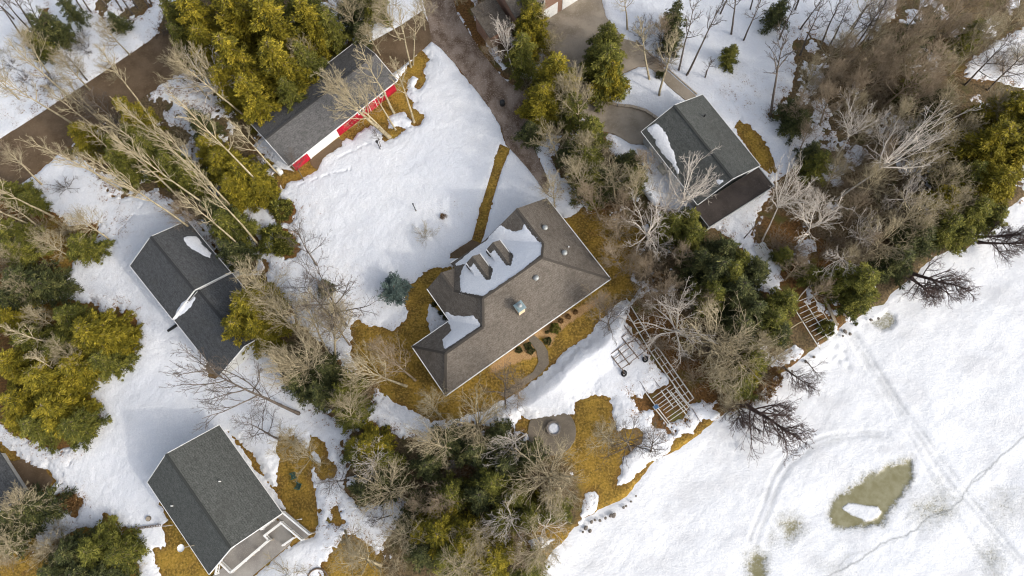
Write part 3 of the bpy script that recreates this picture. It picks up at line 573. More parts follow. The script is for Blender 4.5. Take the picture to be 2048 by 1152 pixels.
# dormers
NWz=lambda y:7-.593*(y-5.8)
for x0 in (11.45,14.3):
    w_=.95;yb=7.45;zr=NWz(yb);sl=.95;ze=zr-w_*sl;ye=5.8+(7-ze)/.593;yf=10.85;x0-=.0
    V=[(x0,yb,zr),(x0,yf,zr),(x0+w_,yf,ze),(x0+w_,ye,ze),(x0-w_,ye,ze),(x0-w_,yf,ze)]
    d=roof_mesh('dormer',V,[[0,3,2,1],[1,5,4,0]],M['brownroof'],mh,.1)
    y2=yf-.25;a=w_-.2
    W_=[(x0-a,y2,NWz(y2)-.1),(x0+a,y2,NWz(y2)-.1),(x0+a,y2,ze+.08),(x0,y2,zr-.12),(x0-a,y2,ze+.08)]
    yk=ye+.05
    V2=W_+[(x0-a,yk,NWz(yk)-.1),(x0+a,yk,NWz(yk)-.1),(x0+a,yk,ze+.08),(x0-a,yk,ze+.08)]
    mesh('dormer_wall',V2,[[1,0,4,3,2],[0,5,8,4],[6,1,2,7]],M['siding'],d)
    trim(d,[((x0+w_+.03,ye,ze),(x0+w_+.03,yf,ze)),((x0-w_-.03,ye,ze),(x0-w_-.03,yf,ze))],M['white'],.10,.12,'gutter',-.03)
    window(d,(x0,y2+.03,ze-.1),.7,.7,(0,1,0))
# chimney and roof vents
ch=MB().box((12.3,2.75,5.6),(.82,.82,1.9)).build('chimney',M['stucco'],mh)
MB().box((12.3,2.75,6.62),(1.06,1.06,.14)).box((12.3,2.75,6.74),(.8,.8,.1)).build('chimney_cap',M['teal'],ch)
MB().lathe((12.3,2.75,6.78),[(.16,0),(.16,.28),(.26,.3),(.26,.36),(.05,.46)],12).build('flue',M['metal'],ch,True)
for (x,y) in ((20.35,9.0),(20.35,5.2),(15.75,4.45)):
    z=3+min(.69*(23.3-x),.69*y)
    MB().lathe((x,y,z-.1),[(.26,0),(.26,.3),(.34,.32),(.34,.38),(.1,.5)],14).build('roof_vent',M['metal'],mh,True)
MB().lathe((21.35,5.65,4.2),[(.07,0),(.07,.5)],8).build('vent_pipe',M['white'],mh)
# --- red and white garage
sh=house('red_garage',(577.8,332.2),2.4,42.38,'long grey roofed garage with red front wall and white overhead door','garage')
r=gable(sh,0,17.7,0,8.17,2.4,4.08,3.8,M['shedroof'],M['white'],rake=True)
WH=2.2
def plank(e,x0,x1,y,mat,name,z0=0,z1=2.2):
    mb=MB();mb.box(((x0+x1)/2,y,(z0+z1)/2),(x1-x0,.08,z1-z0))
    k=int((x1-x0)/.3)
    for i in range(1,k):mb.box((x0+(x1-x0)*i/k,y-.05,(z0+z1)/2),(.025,.025,z1-z0-.02))
    return mb.build(name,mat,e)
plank(sh,.4,2.85,.36,M['red'],'red_wall_panel');plank(sh,7.5,17.3,.36,M['red'],'red_wall_panel')
panel_door(sh,(5.17,.34,1.07),4.6,2.14,(0,-1,0),M['white'],'garage_door',5)
for x in (2.86,7.49):MB().box((x,.30,1.08),(.12,.12,2.16)).build('door_post',M['white'],sh)
for x in (11.6,15.2):window(sh,(x,.30,1.5),.9,.7,(0,-1,0))
panel_door(sh,(13.4,.30,1.0),.95,2.0,(0,-1,0),M['red'],'door',2)
mb=MB();
for x in (12.88,13.92):mb.box((x,.28,1.0),(.07,.05,2.04))
mb.build('door_frame',M['white'],sh)
# --- stepped grey house
gh=house('grey_house',(260,531.7),3,-47.55,'two level grey house with dark shingle roofs stepping down toward the lower right')
gable(gh,0,8.9,0,8.45,3,4.35,5.05,M['darkroof'],M['greysiding'])
r2=gable(gh,8.96,17.9,.0,8.45,2.62,4.6,4.5,M['darkroof'],M['greysiding'],name='lower_roof')
for x in (2.5,5.5,11,14):window(gh,(x,.36,1.5),1.1,1.0,(0,-1,0))
dm=MB().box((9.6,-.55,.55),(.5,1.5,.18));dm.box((9.6,-1.2,.3),(.62,.4,.6));
dm.build('coal_chute',M['black'],gh) if 0 else None
# --- house with the deck
dh=house('deck_house',(294.9,964.7),2.6,-49.69,'tall house with charcoal gable roof and white railed deck at its end')
gable(dh,0,12.35,0,9.6,2.6,4.55,6.0,M['greyroof'],M['greysiding'],ov=.85)
for (x,y) in ((4.2,1.2),(5.7,6.9)):
    z=2.6+3.4*(y/4.55 if y<4.55 else (9.6-y)/5.05)
    MB().lathe((x,y,z-.1),[(.07,0),(.07,.5)],8).build('vent_pipe',M['white'],dh)
for x in (2,5,8.5):window(dh,(x,8.78,1.4),1.2,1.0,(0,1,0));window(dh,(x,.82,1.4),1.2,1.0,(0,-1,0))
panel_door(dh,(11.53,4,1.15),1.6,2.1,(1,0,0),M['glass'],'patio_door')
window(dh,(11.53,6.8,1.6),1.1,1.0,(1,0,0))
def d_px(x,y,z,o=None,ang=-49.69,e=dh):
    """pixel of the enlarged deck view to the house's own axes at height z"""
    w_=G(420+x/7.58,1000+y/7.58,z)-Vector((e.location.x,e.location.y,0));a=R_(ang);return (w_.x*math.cos(a)+w_.y*math.sin(a),-w_.x*math.sin(a)+w_.y*math.cos(a),z)
def deckslab(pts,z,name,th=.12):
    V=[(p[0],p[1],z) for p in pts]+[(p[0],p[1],z-th) for p in pts];n=len(pts)
    Fc=[list(range(n)),[i+n for i in range(n)][::-1]]+[[(i+1)%n,i,i+n,(i+1)%n+n] for i in range(n)]
    return mesh(name,V,Fc,M['deck'],dh)
# deck, walkway and steps of the tall house
deckslab([(11.55,.9),(13.6,1.4),(13.55,6.6),(12.75,6.5),(11.55,6.5)],.7,'deck')
for i in range(5):
    deckslab([(11.9,6.55+i*.36),(12.75,6.55+i*.36),(12.75,6.88+i*.36),(11.9,6.88+i*.36)],.82+i*.11,'step',.06)
deckslab([(11.55,8.35),(13.0,8.7),(15.95,9.45),(15.95,10.5),(12.2,9.6),(11.55,9.4)],1.36,'walkway')
deckslab([(12.3,-1.2),(15.15,-1.2),(15.15,7.5),(14.9,8.4),(12.3,8.2)],.16,'lower_deck',.1)
def railing(pts,z,h_=1.0,nm='railing'):
    mb=MB()
    for a,b in zip(pts[:-1],pts[1:]):
        a=Vector((a[0],a[1],z));b=Vector((b[0],b[1],z));L=(b-a).length;k=max(1,round(L/1.7))
        for i in range(k+1):
            p=a.lerp(b,i/k);mb.box((p.x,p.y,z+h_/2),(.13,.13,h_+.04))
        u=Vector((0,0,1));mb.bar(a+u*h_,b+u*h_,.17,.05);mb.bar(a+u*(h_-.22),b+u*(h_-.22),.05,.08);mb.bar(a+u*.12,b+u*.12,.06,.09)
        m_=int(L/.14)
        for i in range(1,m_):
            p=a.lerp(b,i/m_);mb.bar(p+u*.12,p+u*(h_-.2),.035,.035,up=Vector((1,0,0)))
    return mb.build(nm,M['white'],dh)
railing([(11.75,1.1),(13.55,1.45),(13.5,6.55),(12.8,6.45)],.7)
railing([(12.85,6.5),(12.95,8.75)],.95,1.0)
railing([(12.95,8.8),(15.9,9.5)],1.36);railing([(12.2,9.55),(15.95,10.45)],1.36);railing([(12.15,6.7),(12.2,9.5)],1.3,.95)
railing([(14.85,7.2),(15.0,8.6)],.18,.95)
railing([(11.75,.95),(12.6,.1)],.7,.9)
for x,y in ((13.5,1.5),(13.5,4),(13.5,6.5),(15.9,9.5),(15.9,10.4)):MB().box((x,y,.4 if x<14 else .6),(.15,.15,.8 if x<14 else 1.4)).build('deck_post',M['wood'],dh)
# --- charcoal garage on the right with dark flat roof annex
eg=house('charcoal_garage',(1405.4,189.2),2.7,-57.53,'charcoal roofed garage with snow on its left eave and a dark flat roofed annex','garage')
gable(eg,0,11.65,-9.45,0,2.7,-4.95,4.75,M['greyroof'],M['greysiding'],eaveb=True)
MB().box((13.2,-5.1,2.42),(3.0,9.7,.2)).build('flat_roof',M['membrane'],eg)
mb=MB()
for a,b in (((14.72,-9.95,2.55),(14.72,-.25,2.55)),((11.72,-9.98,2.55),(14.7,-9.98,2.55)),((11.72,-.22,2.55),(14.7,-.22,2.55))):mb.bar(a,b,.07,.12)
mb.build('roof_edge',M['metal'],eg)
prism('annex_wall',[(11.7,-9.6),(14.5,-9.6),(14.5,-.6),(11.7,-.6)],-.3,lambda x,y:2.3,M['greysiding'],eg)
for y in(-8,-5.5,-3):window(eg,(14.53,y,1.5),1.0,1.0,(1,0,0))
for x in(2,4.5,7,9.5):window(eg,(x,-.36,1.5),1.0,1.0,(0,1,0))
panel_door(eg,(3.0,-9.09,1.1),2.6,2.1,(0,-1,0),M['white'],'garage_door',4);panel_door(eg,(7.5,-9.09,1.1),2.6,2.1,(0,-1,0),M['white'],'garage_door',4)
MB().lathe((2.9,-2.2,3.7),[(.1,0),(.1,.45)],8).build('vent_pipe',M['black'],eg)
# --- brick building with garage doors at the top edge
p0=G(1076,50);p1=G(1154,1);an=math.degrees(math.atan2(p1.y-p0.y,p1.x-p0.x))
tb=empty('brick_building',(p0.x,p0.y,0),R_(an),label='brown building with white garage doors at the top edge above the concrete apron',cat='building')
prism('wall',[(-3.5,0),(9.5,0),(9.5,9),(-3.5,9)],-.2,lambda x,y:5.2,M['brick'],tb)
roof_mesh('roof',[(-4,-.5,5.2),(10,-.5,5.2),(10,4.5,7.8),(-4,4.5,7.8),(-4,9.5,5.2),(10,9.5,5.2)],[[0,1,2,3],[3,2,5,4]],M['brownroof'],tb)
panel_door(tb,(1.9,-.03,1.15),2.6,2.3,(0,-1,0),M['white'],'garage_door',4)
panel_door(tb,(6.2,-.03,1.25),4.4,2.5,(0,-1,0),M['white'],'garage_door',4)
for x in(.5,3.3,6.2):window(tb,(x,-.03,3.9),1.0,1.2,(0,-1,0))
roof_mesh('porch_roof',[(-7.6,.2,3.2),(-4.05,.2,3.2),(-4.05,4.5,4.4),(-7.6,4.5,4.4)],[[0,1,2,3]],M['brownroof'],tb)
prism('porch_wall',[(-7.2,.6),(-4.2,.6),(-4.2,4.2),(-7.2,4.2)],-.2,lambda x,y:3.1 if y<1 else 4.1,M['brick'],tb)
# --- corner of a dark roof at the left edge
p0=G(52,986,2.4);p1=G(-4,899,2.4);an=math.degrees(math.atan2(p1.y-p0.y,p1.x-p0.x))
lb=empty('shed',(p0.x,p0.y,0),R_(an),label='corner of a dark shingle roof cut off by the left edge',cat='shed')
gable(lb,-.2,7.5,0,7,2.4,3.5,3.9,M['darkroof'],M['greysiding'],ov=.9,eaveb=False)
# ------------------------------------------------------------------ snow lying on the roofs
bpy.context.view_layer.update()
def bvh_of(root):
    V=[];Fc=[]
    for o in [root]+list(root.children_recursive):
        if o.type!='MESH' or o.name.split('.')[0] in('window','pane','railing','chimney','chimney_cap','flue'):continue
        n=len(V);mw_=o.matrix_world;V+=[mw_@v.co for v in o.data.vertices];Fc+=[[n+i for i in p.vertices] for p in o.data.polygons]
    return BVHTree.FromPolygons(V,Fc)
mhi=mh.matrix_world.inverted()
def roof_snow(root,px,label,th=.14,rag=.18,seed=1,holes=()):
    bv=bvh_of(root);C=Vector((0,0,H));pts=[]
    def hit(p):
        d=Vector(ray(*p));h_=bv.ray_cast(C,d)[0]
        return h_ if h_ is not None else G(p[0],p[1],3.)
    pts=[hit(p) for p in px];x0=min(p.x for p in pts)-.6;x1=max(p.x for p in pts)+.6;y0=min(p.y for p in pts)-.6;y1=max(p.y for p in pts)+.6
    st=.09;X,Y=np.meshgrid(np.arange(x0,x1,st),np.arange(y0,y1,st))
    sd=poly_sd([(p.x,p.y) for p in pts],X,Y,3.)
    for hl in holes:
        hp=[hit(p) for p in hl];sd=np.maximum(sd,-poly_sd([(p.x,p.y) for p in hp],X,Y,3.))
    S=-sd+rag*(fbm(X,Y,.7,seed,4,.65));hh=np.where(S>0,th*(1-np.exp(-S/.3))+.035*fbm(X,Y,1.2,seed+9,3),S*.6-.01)
    Z=np.zeros(X.shape);ok=np.zeros(X.shape,bool)
    for i in range(X.shape[0]):
        for j in range(X.shape[1]):
            if S[i,j]>-.25:
                h_=bv.ray_cast(Vector((X[i,j],Y[i,j],20)),Vector((0,0,-1)))[0]
                if h_ is not None and root is mh:   # dormer slopes that have shed their snow
                    lv=mhi@h_
                    if any((x0_-.3<lv.x<x0_+1.0 and 7.35+.95*abs(lv.x-x0_)<lv.y<10.95) or (x0_-1.05<lv.x<x0_ and 10.15<lv.y<10.95) for x0_ in (11.45,14.3)):continue
                if h_ is not None and h_.z>1.5:Z[i,j]=h_.z+hh[i,j];ok[i,j]=True
    kk=ok.copy()
    q=ok[:-1,:-1]&ok[1:,:-1]&ok[:-1,1:]&ok[1:,1:]
    zz=np.stack([Z[:-1,:-1],Z[1:,:-1],Z[:-1,1:],Z[1:,1:]],-1);q&=(zz.max(-1)-zz.min(-1))<.6
    idx=np.arange(X.size).reshape(X.shape);fs=np.stack([idx[:-1,:-1],idx[:-1,1:],idx[1:,1:],idx[1:,:-1]],-1)[q]
    used=np.zeros(X.size,bool);used[fs.ravel()]=True;mp=np.cumsum(used)-1
    V=np.stack([X.ravel(),Y.ravel(),Z.ravel()],-1)[used]
    return mesh('roof_snow',V.tolist(),mp[fs].tolist(),M['snow'],smooth=True,label=label,cat='snow')
q=lambda l,ox,oy,s:[(ox+x/s,oy+y/s) for x,y in l]
roof_snow(mh,q([(352,405),(430,345),(530,272),(560,225),(590,190),(640,215),(690,225),(725,215),(735,188),(790,250),(832,296),(830,355),(740,425),(620,510),(508,580),(430,568),(382,560),(383,480),(400,420),(410,408),(362,418)],780,380,2.743),'large snow sheet around the two dormers of the brown roof',seed=3)
roof_snow(mh,q([(300,668),(360,688),(400,692),(460,690),(480,712),(497,742),(420,795),(305,874),(293,868),(290,820),(335,770),(320,720)],780,380,2.743),'snow patch in the lower valley of the brown roof',seed=5)
roof_snow(gh,q([(408,158),(440,148),(500,152),(540,200),(600,265),(590,298),(550,285),(480,240),(420,205)],250,430,3.49),'oval snow patch on the upper slope of the stepped grey house',seed=7)
roof_snow(gh,q([(345,722),(400,655),(470,575),(487,558),(492,585),(470,625),(430,668),(385,705),(358,725)],250,430,3.49),'narrow snow strip below the roof step of the stepped grey house',seed=9,rag=.25)
roof_snow(eg,q([(145,322),(215,275),(270,330),(330,420),(370,520),(392,620),(400,690),(380,660),(300,560),(235,470),(185,400)],1260,180,4.113),'curved snow band along the left eave of the charcoal garage',seed=11,rag=.3)
roof_snow(eg,q([(700,738),(722,735),(740,742),(765,738),(770,752),(735,780),(722,770)],1260,180,4.113),'small snow scrap at the lower end of the charcoal garage roof',seed=13)
roof_snow(dh,q([(790,870),(870,760),(920,730),(945,740),(920,780),(850,850),(800,885)],420,1000,7.58),'short white snow streak on the lower deck of the tall house',seed=15,th=.06) if 0 else None
# ------------------------------------------------------------------ dock frames and other things on the shore
def beams(name,segs,z,wd,mat,label,cat,px,part='beam',rails=None,group=None):
    """a frame of straight beams; segs in enlarged-view pixels"""
    ox,oy,s=px
    allp=[G(ox+x/s,oy+y/s,z) for sg in segs for x,y in sg[:2]]
    c=sum(allp,Vector())/len(allp);e=empty(name,(c.x,c.y,0),label=label,cat=cat,group=group)
    for i,sg in enumerate(segs):
        p=G(ox+sg[0][0]/s,oy+sg[0][1]/s,z);qq=G(ox+sg[1][0]/s,oy+sg[1][1]/s,z)
        th=sg[2] if len(sg)>2 else 0
        dz=Vector((0,0,.0 if th else .05+.004*(i%3)))
        MB().bar(Vector((p.x-c.x,p.y-c.y,z))+dz,Vector((qq.x-c.x,qq.y-c.y,z))+dz,wd*(1.3 if th else .85),.09).build('rail' if th else 'crossbar',mat,e)
    return e
S6=(1180,580,3.84)
def ladder(p,qv,wv,n,ends=True):
    """rails p->qv and p+wv->qv+wv with n crossbars"""
    p=np.array(p,float);qv=np.array(qv,float);wv=np.array(wv,float)
    out=[(tuple(p),tuple(qv),1),(tuple(p+wv),tuple(qv+wv),1)]
    for i in range(n+1):
        a=p+(qv-p)*i/n;out.append((tuple(a),tuple(a+wv)))
    return out
e=beams('dock_section',ladder((468,478),(745,870),(52,-38),7)+[((495,459),(765,850))],.32,.09,M['alum'],'long narrow metal dock section ending beside the dock frame pile','dock',S6)
beams('dock_section',ladder((235,92),(466,476),(42,-30),6)[:2]+[((262,130),(300,105)),((330,250),(372,220)),((380,330),(420,300)),((430,415),(470,388)),((190,122),(235,92),1),((190,122),(330,345))],.30,.085,M['alum'],'long narrow dock section reaching up from the snow toward the brown house','dock',S6)
lift=beams('boat_lift',[((155,495),(240,605),1),((215,455),(305,575),1),((190,300),(375,528),1),((250,258),(420,470),1),((155,495),(275,410)),((240,605),(320,558)),((262,592),(420,470)),((200,295),(250,258)),((275,410),(372,385)),((185,530),(300,445)),((212,570),(345,480)),((240,365),(290,330)),((285,420),(345,375))],.75,.10,M['rust'],'dark brown boat lift frame with two wheels lying in the snow','boat lift',S6)
for x,y in ((262,640),(425,530)):
    p=G(S6[0]+x/S6[2],S6[1]+y/S6[2],.55);c=lift.location
    w_=MB();t_=[(p.x-c.x+.30*math.cos(a)*.75,p.y-c.y+.30*math.sin(a),.5+.22*math.cos(a)) for a in np.linspace(0,2*math.pi,17)]
    w_.tube(t_,.11,8,False);wo=w_.build('wheel',M['black'],lift,True)
    MB().box((p.x-c.x,p.y-c.y,.5),(.24,.24,.16)).bar((p.x-c.x-.2,p.y-c.y+.5,.7),(p.x-c.x,p.y-c.y,.5),.1).build('hub',M['rust'],wo)
beams('dock_stack',[((480,830),(620,730)),((498,858),(645,752)),((520,885),(665,778)),((535,905),(690,800)),((560,925),(700,825)),((580,945),(715,850)),((590,985),(740,880)),((605,1008),(758,902)),((430,790),(500,885),1),((490,900),(612,1050),1),((510,890),(628,1045),1),((545,772),(640,900),1),((590,760),(760,985),1),((620,780),(745,925),1),((655,770),(760,900),1),((645,740),(780,905),1)],.5,.075,M['alum'],'pile of metal dock frames on grass beside a small snow patch','dock frames',S6)
beams('dock_rail',[((380,700),(500,885)),((455,640),(560,780)),((560,830),(770,1060)),((780,905),(848,1015))],.22,.05,M['rust'],'thin dark pipes poking through snow by the dock frames','pipes',S6)
MB().box((0,0,.35),(.55,.5,.5)).build('x',M['white']).name='junction_box' 
jb=bpy.data.objects['junction_box'];p=G(1180+508/3.84,580+898/3.84,.5);jb.location=(p.x,p.y,0);jb.rotation_euler.z=.6;tag(jb,'small white power box with blue lid at the corner of the dock frames','power box')
l=MB().box((0,0,.62),(.5,.44,.04)).build('lid',simple('blue_lid',(.04,.10,.2)),jb)
S5=(1470,460,4.432)
cr=[((520,650),(690,580))]+[((545+i*26.5,705+i*39),(545+i*26.5+170+i*-4,705+i*39-78-i*.5)) for i in range(9)]
beams('dock_section',[((512,672),(755,1058),1),((615,628),(828,965),1),((690,582),(768,705),1),((775,720),(905,945))]+cr+[((755,1058),(850,1015))],.55,.07,M['alum'],'double dock frame on the rusty east shore beside a snowy plank','dock',S5)
mb=MB();p=G(S5[0]+790/S5[2],S5[1]+600/S5[2],.1);q2=G(S5[0]+905/S5[2],S5[1]+850/S5[2],.1);mb.bar((p.x,p.y,.15),(q2.x,q2.y,.1),.35,.12);mb.build('plank',M['wood'],label='snow dusted plank beside the east shore dock frame',cat='plank')
def logs(name,pts,px,rad,mat,label,cat):
    mb=MB();L=[G(px[0]+x/px[2],px[1]+y/px[2],zz) for x,y,zz in pts];n=len(L)
    mb.tube(L,[rad*(1-.5*i/(n-1)) for i in range(n)],7);return mb.build(name,mat,smooth=True,label=label,cat=cat)
logs('fallen_branch',[(545,630,.2),(590,570,.5),(640,515,.6),(685,470,.3)],S5,.09,M['barkw'],'pale fallen branch just above the east shore dock frame','branch')
logs('fallen_branch',[(420,925,.2),(480,880,.3),(560,828,.6),(640,790,.75),(760,745,.7)],S5,.08,M['bark'],'curved branch lying across the east shore dock frame','branch')
logs('fallen_branch',[(370,850,.15),(408,905,.15)],S5,.09,M['barkw'],'short pale log left of the east shore dock frame','log')
lat=[]
for i in range(7):
    t_=i/6;lat.append(((172+70*t_,162-58*t_),(250+105*t_,300-55*t_),1))
for i in range(4):
    t_=[0,.38,.78,1][i];lat.append(((172+78*t_,162+138*t_),(242+113*t_,104+141*t_)))
beams('lattice_stack',lat,.5,.075,M['alum'],'pale lattice frame standing in snow below the dark flat roof','lattice',S5)
S2=(200,990,7.68)
lad=[((215,385),(380,680),1)]
for i in range(8):
    x=215+i*21;y=395+i*36;lad.append(((x-75,y+38),(x+(12 if i<4 else 38),y-(10 if i<4 else 26))))
beams('dock_section',lad,.3,.06,M['barkw'],'small ribbed dock frame half sunk beside the dark bushes at lower left','dock',S2)
e=beams('ladder',ladder((385,520),(935,452),(4,24),14),.30,.045,M['rust'],'thin ladder lying on snow left of the tall deck house','ladder',S2)
beams('plank',[((990,470),(1125,460),1)],.35,.12,M['barkw'],'pale board leaning at the wall beside the thin ladder','board',S2) if 0 else logs('plank',[(960,480,.3),(1125,460,.7)],S2,.07,M['barkw'],'pale pole at the wall beside the thin ladder','pole')
# satellite dish on the wall of the tall house
p=G(362.8,1096,3.0);sd_=empty('satellite_dish',(p.x,p.y,0),label='round white satellite dish on a pole at the tall house wall',cat='dish')
MB().tube([(0,0,0),(0,0,3.0)],.05,8).tube([(0,0,2.9),(1.4,.3,3.1)],.05,6).build('mast',M['wood'],sd_)
MB().lathe((0,0,3.05),[(.05,-.05),(.28,.0),(.38,.09),(.40,.10),(.27,.03),(.02,-.01)],20).build('dish',M['white'],sd_,True)
def capsule(name,px,L,r,ang,z,mat,label,legs=True):
    p=G(px[0],px[1],z);e=empty(name,(p.x,p.y,0),R_(ang),label=label,cat='tank')
    pr=[(-L/2,.02),(-L/2+.06,r*.55),(-L/2+.16,r*.85),(-L/2+.3,r),(L/2-.3,r),(L/2-.16,r*.85),(L/2-.06,r*.55),(L/2,.02)]
    MB().tube([(a,0,z) for a,_ in pr],[b for _,b in pr],20).build('tank_body',mat,e,True)
    MB().lathe((0,0,z+r-.05),[(.17,0),(.17,.12),(.1,.17)],12).build('lid',M['metal'],e,True)
    m_=MB()
    for s in(-1,1):m_.box((s*L*.3,0,(z-r*.5)/2),(.12,r*1.4,z-r*.5))
    m_.build('leg',M['metal'],e)
capsule('propane_tank',(555,339),1.75,.36,-43,.65,M['white'],'white propane tank at the left end of the red garage')
capsule('propane_tank',(1301,392),2.9,.42,-56,.6,M['snow'],'long frosted propane tank beside the charcoal garage')
ac=empty('generator',G(1324,343),R_(-57),label='beige utility box on its pad left of the charcoal garage',cat='generator')
MB().box((0,0,.45),(1.25,.8,.7)).build('case',M['beige'],ac);MB().box((0,0,.05),(1.5,1.0,.1)).build('pad',M['concrete'],ac);MB().box((0,0,.83),(1.3,.86,.06)).build('lid',M['beige'],ac)
b=MB().lathe((0,0,0),[(.28,0),(.32,.2),(.32,.8),(.34,.85),(.3,.9),(.1,.93)],14).build('barrel',M['black'],smooth=True);b.location=G(1005,210);tag(b,'black barrel standing in the dirt drive','barrel')
def post(px,h_,label,name='post',cat='post',lamp=False,base=.35):
    e=empty(name,G(*px),label=label,cat=cat)
    MB().lathe((0,0,-.02),[(base,0),(base*.9,.16),(base*.4,.19)],12).build('base',M['stone'],e)
    MB().tube([(0,0,0),(0,0,h_)],.06,8).build('pole',M['black'],e)
    if lamp:MB().lathe((0,0,h_),[(.09,0),(.15,.1),(.15,.32),(.2,.34),(.03,.46)],8).build('lamp',M['black'],e)
    else:MB().box((0,0,h_),(.16,.16,.08)).build('cap',M['black'],e)
post((831.5,421),2.2,'lone black post in the open snow of the main yard')
post((761.5,300),2.0,'black lamp post in snow just below the red garage trees','lamp_post','lamp post',True)
fr=empty('fire_pit',G(1107.5,857),label='round stone fire pit filled with snow on the grey patio',cat='fire pit')
MB().lathe((0,0,.08),[(.86,0),(.86,.32),(.66,.32),(.66,.05)],28).build('stone_ring',M['stone'],fr)
MB().lathe((0,0,.1),[(.68,0),(.67,.12),(.45,.15),(.02,.16)],28).build('snow_filling',M['snow'],fr,True)
rg=MB().tube([(1.1*math.cos(a),1.1*math.sin(a),.25) for a in np.linspace(0,2*math.pi,25)],.1,8,False).build('fire_ring',M['rust'],smooth=True);rg.location=G(636,1158);tag(rg,'rusty ring at the bottom edge right of the deck','fire ring')
def chair(px,rz,label):
    e=empty('lawn_chair',G(*px),R_(rz),label=label,cat='chair',group='green lawn chairs by the tall house')
    s=MB()
    for i in range(5):s.box((-.2+i*.1,0,.4-.02*i),(.08,.55,.03))
    s.build('seat',M['green'],e);b_=MB()
    for i in range(5):b_.bar((-.24,-.24+i*.12,.36),(-.5,-.24+i*.12,1.0),.1,.03)
    b_.build('backrest',M['green'],e)
    for sx in(-.25,.25):
        for sy in(-.3,.3):MB().box((sx,sy,.22),(.06,.06,.44)).build('leg',M['green'],e)
    for sy in(-.33,.33):MB().box((0,sy,.6),(.6,.1,.03)).build('armrest',M['green'],e)
chair((588,952),200,'upper left of the two green lawn chairs right of the tall house');chair((598,972),160,'lower right of the two green lawn chairs right of the tall house')
for x,y,hh,lb_ in ((603,1038,1.7,'slim white marker standing in grass right of the deck steps'),):
    e=MB().tube([(0,0,0),(0,0,hh)],[.10,.02],8).build('marker_post',M['white'],label=lb_,cat='marker');e.location=G(x,y)
for (px,lb_) in (((299,1037),'round brown post stump in snow left of the tall house'),((1117,801),'low round twiggy stump in the snow above the patio')):
    e=empty('stump',G(*px),label=lb_,cat='stump');MB().lathe((0,0,0),[(.34,0),(.30,.2),(.27,.35)],12).build('bark',M['barkd'],e,True);MB().lathe((0,0,.35),[(.25,0),(.24,.02)],12).build('cut_face',M['wood'],e)
mb=MB().bar((0,0,.3),(1.5,.25,.12),.34,.14).box((1.55,.25,.1),(.35,.5,.16)).build('downspout_spill',M['black'],label='black downspout trough crossing the snow at the grey house wall',cat='downspout');p=G(356,651);mb.location=(p.x,p.y,0);mb.rotation_euler.z=R_(205)
# stones at the water line
rs=random.Random(5)
def rock_mesh(seed):
    r_=random.Random(seed);bm=bmesh.new();bmesh.ops.create_icosphere(bm,subdivisions=2,radius=.5)
    for v in bm.verts:
        v.co*=1+r_.uniform(-.16,.16);v.co.z*=.55
    me=bpy.data.meshes.new('shore_rock');bm.to_mesh(me);bm.free();me.materials.append(M['stone']);return me
RK=[rock_mesh(i) for i in range(4)]
rp=[(1183,1044,.5),(1190,1040,.4),(1200,1041,.45),(1211,1036,.5),(1222,1031,.55),(1229,1028,.4),(1247,1015,.45),(1252,1012,.35),(1262,1003,.4),(1272,992,.35),(1227,1031,.7),(1172,1056,.6),(1180,1062,.55),(1166,1064,.45),(1670,655,.5),(1690,663,.6),(1700,668,.55),(1712,650,.45),(1686,672,.4),(1742,640,.5),(1757,637,.4),(1628,714,.5),(1611,724,.45),(1584,742,.4),(1345,869,.5),(1322,838,.45)]
side_txt=lambda x:'left of' if x<0 else 'right of'
for i,(x,y,r) in enumerate(rp):
    o=bpy.data.objects.new('shore_rock',RK[i%4]);col.objects.link(o);o.location=G(x,y,.0);r*=.72;o.scale=(r*rs.uniform(.8,1.3),r,r);o.rotation_euler.z=rs.uniform(0,6)
    o['category']='rock';o['group']='dark stones along the lake edge';o['_rk']=(x,y)
# ------------------------------------------------------------------ trees
LM=[(1020,600,'the brown house'),(660,240,'the red garage'),(1410,300,'the charcoal garage'),(1470,390,'the dark flat roof'),(380,600,'the stepped grey house'),(430,1000,'the deck house'),(160,200,'the paved road'),(950,160,'the dirt drive'),(1105,860,'the fire pit patio'),(1255,715,'the boat lift'),(1335,800,'the dock frames'),(1630,640,'the east shore dock'),(1150,60,'the concrete apron'),(1525,510,'the pale lattice'),(1770,637,'the dark melt hole'),(1750,1000,'the green slush pool'),(800,340,'the open yard'),(55,945,'the left edge driveway'),(235,1055,'the small ribbed dock'),(1820,60,'the top right corner wood'),(1980,130,'the right edge snow patch'),(1250,960,'the golden lakeside lawn'),(560,440,'the yard edge shrubs'),(120,560,'the left edge clearing')]
LABEL=[]
def want_label(o,look,px,cat,group=None):
    LABEL.append((o,look,px,cat,group));o['category']=cat
    if group:o['group']=group
ORD=['first','second','third','fourth','fifth','sixth','seventh','eighth','ninth','tenth','eleventh','twelfth','thirteenth','fourteenth','fifteenth','sixteenth','seventeenth','eighteenth','nineteenth','twentieth']
def shorten(t):
    for a,b in ((' with a fine fan crown',''),(' with crooked limbs',''),(' leaning over the ice',' over ice'),('the frozen ','')):
        if len(t.split())>10:t=t.replace(a,b)
    return t
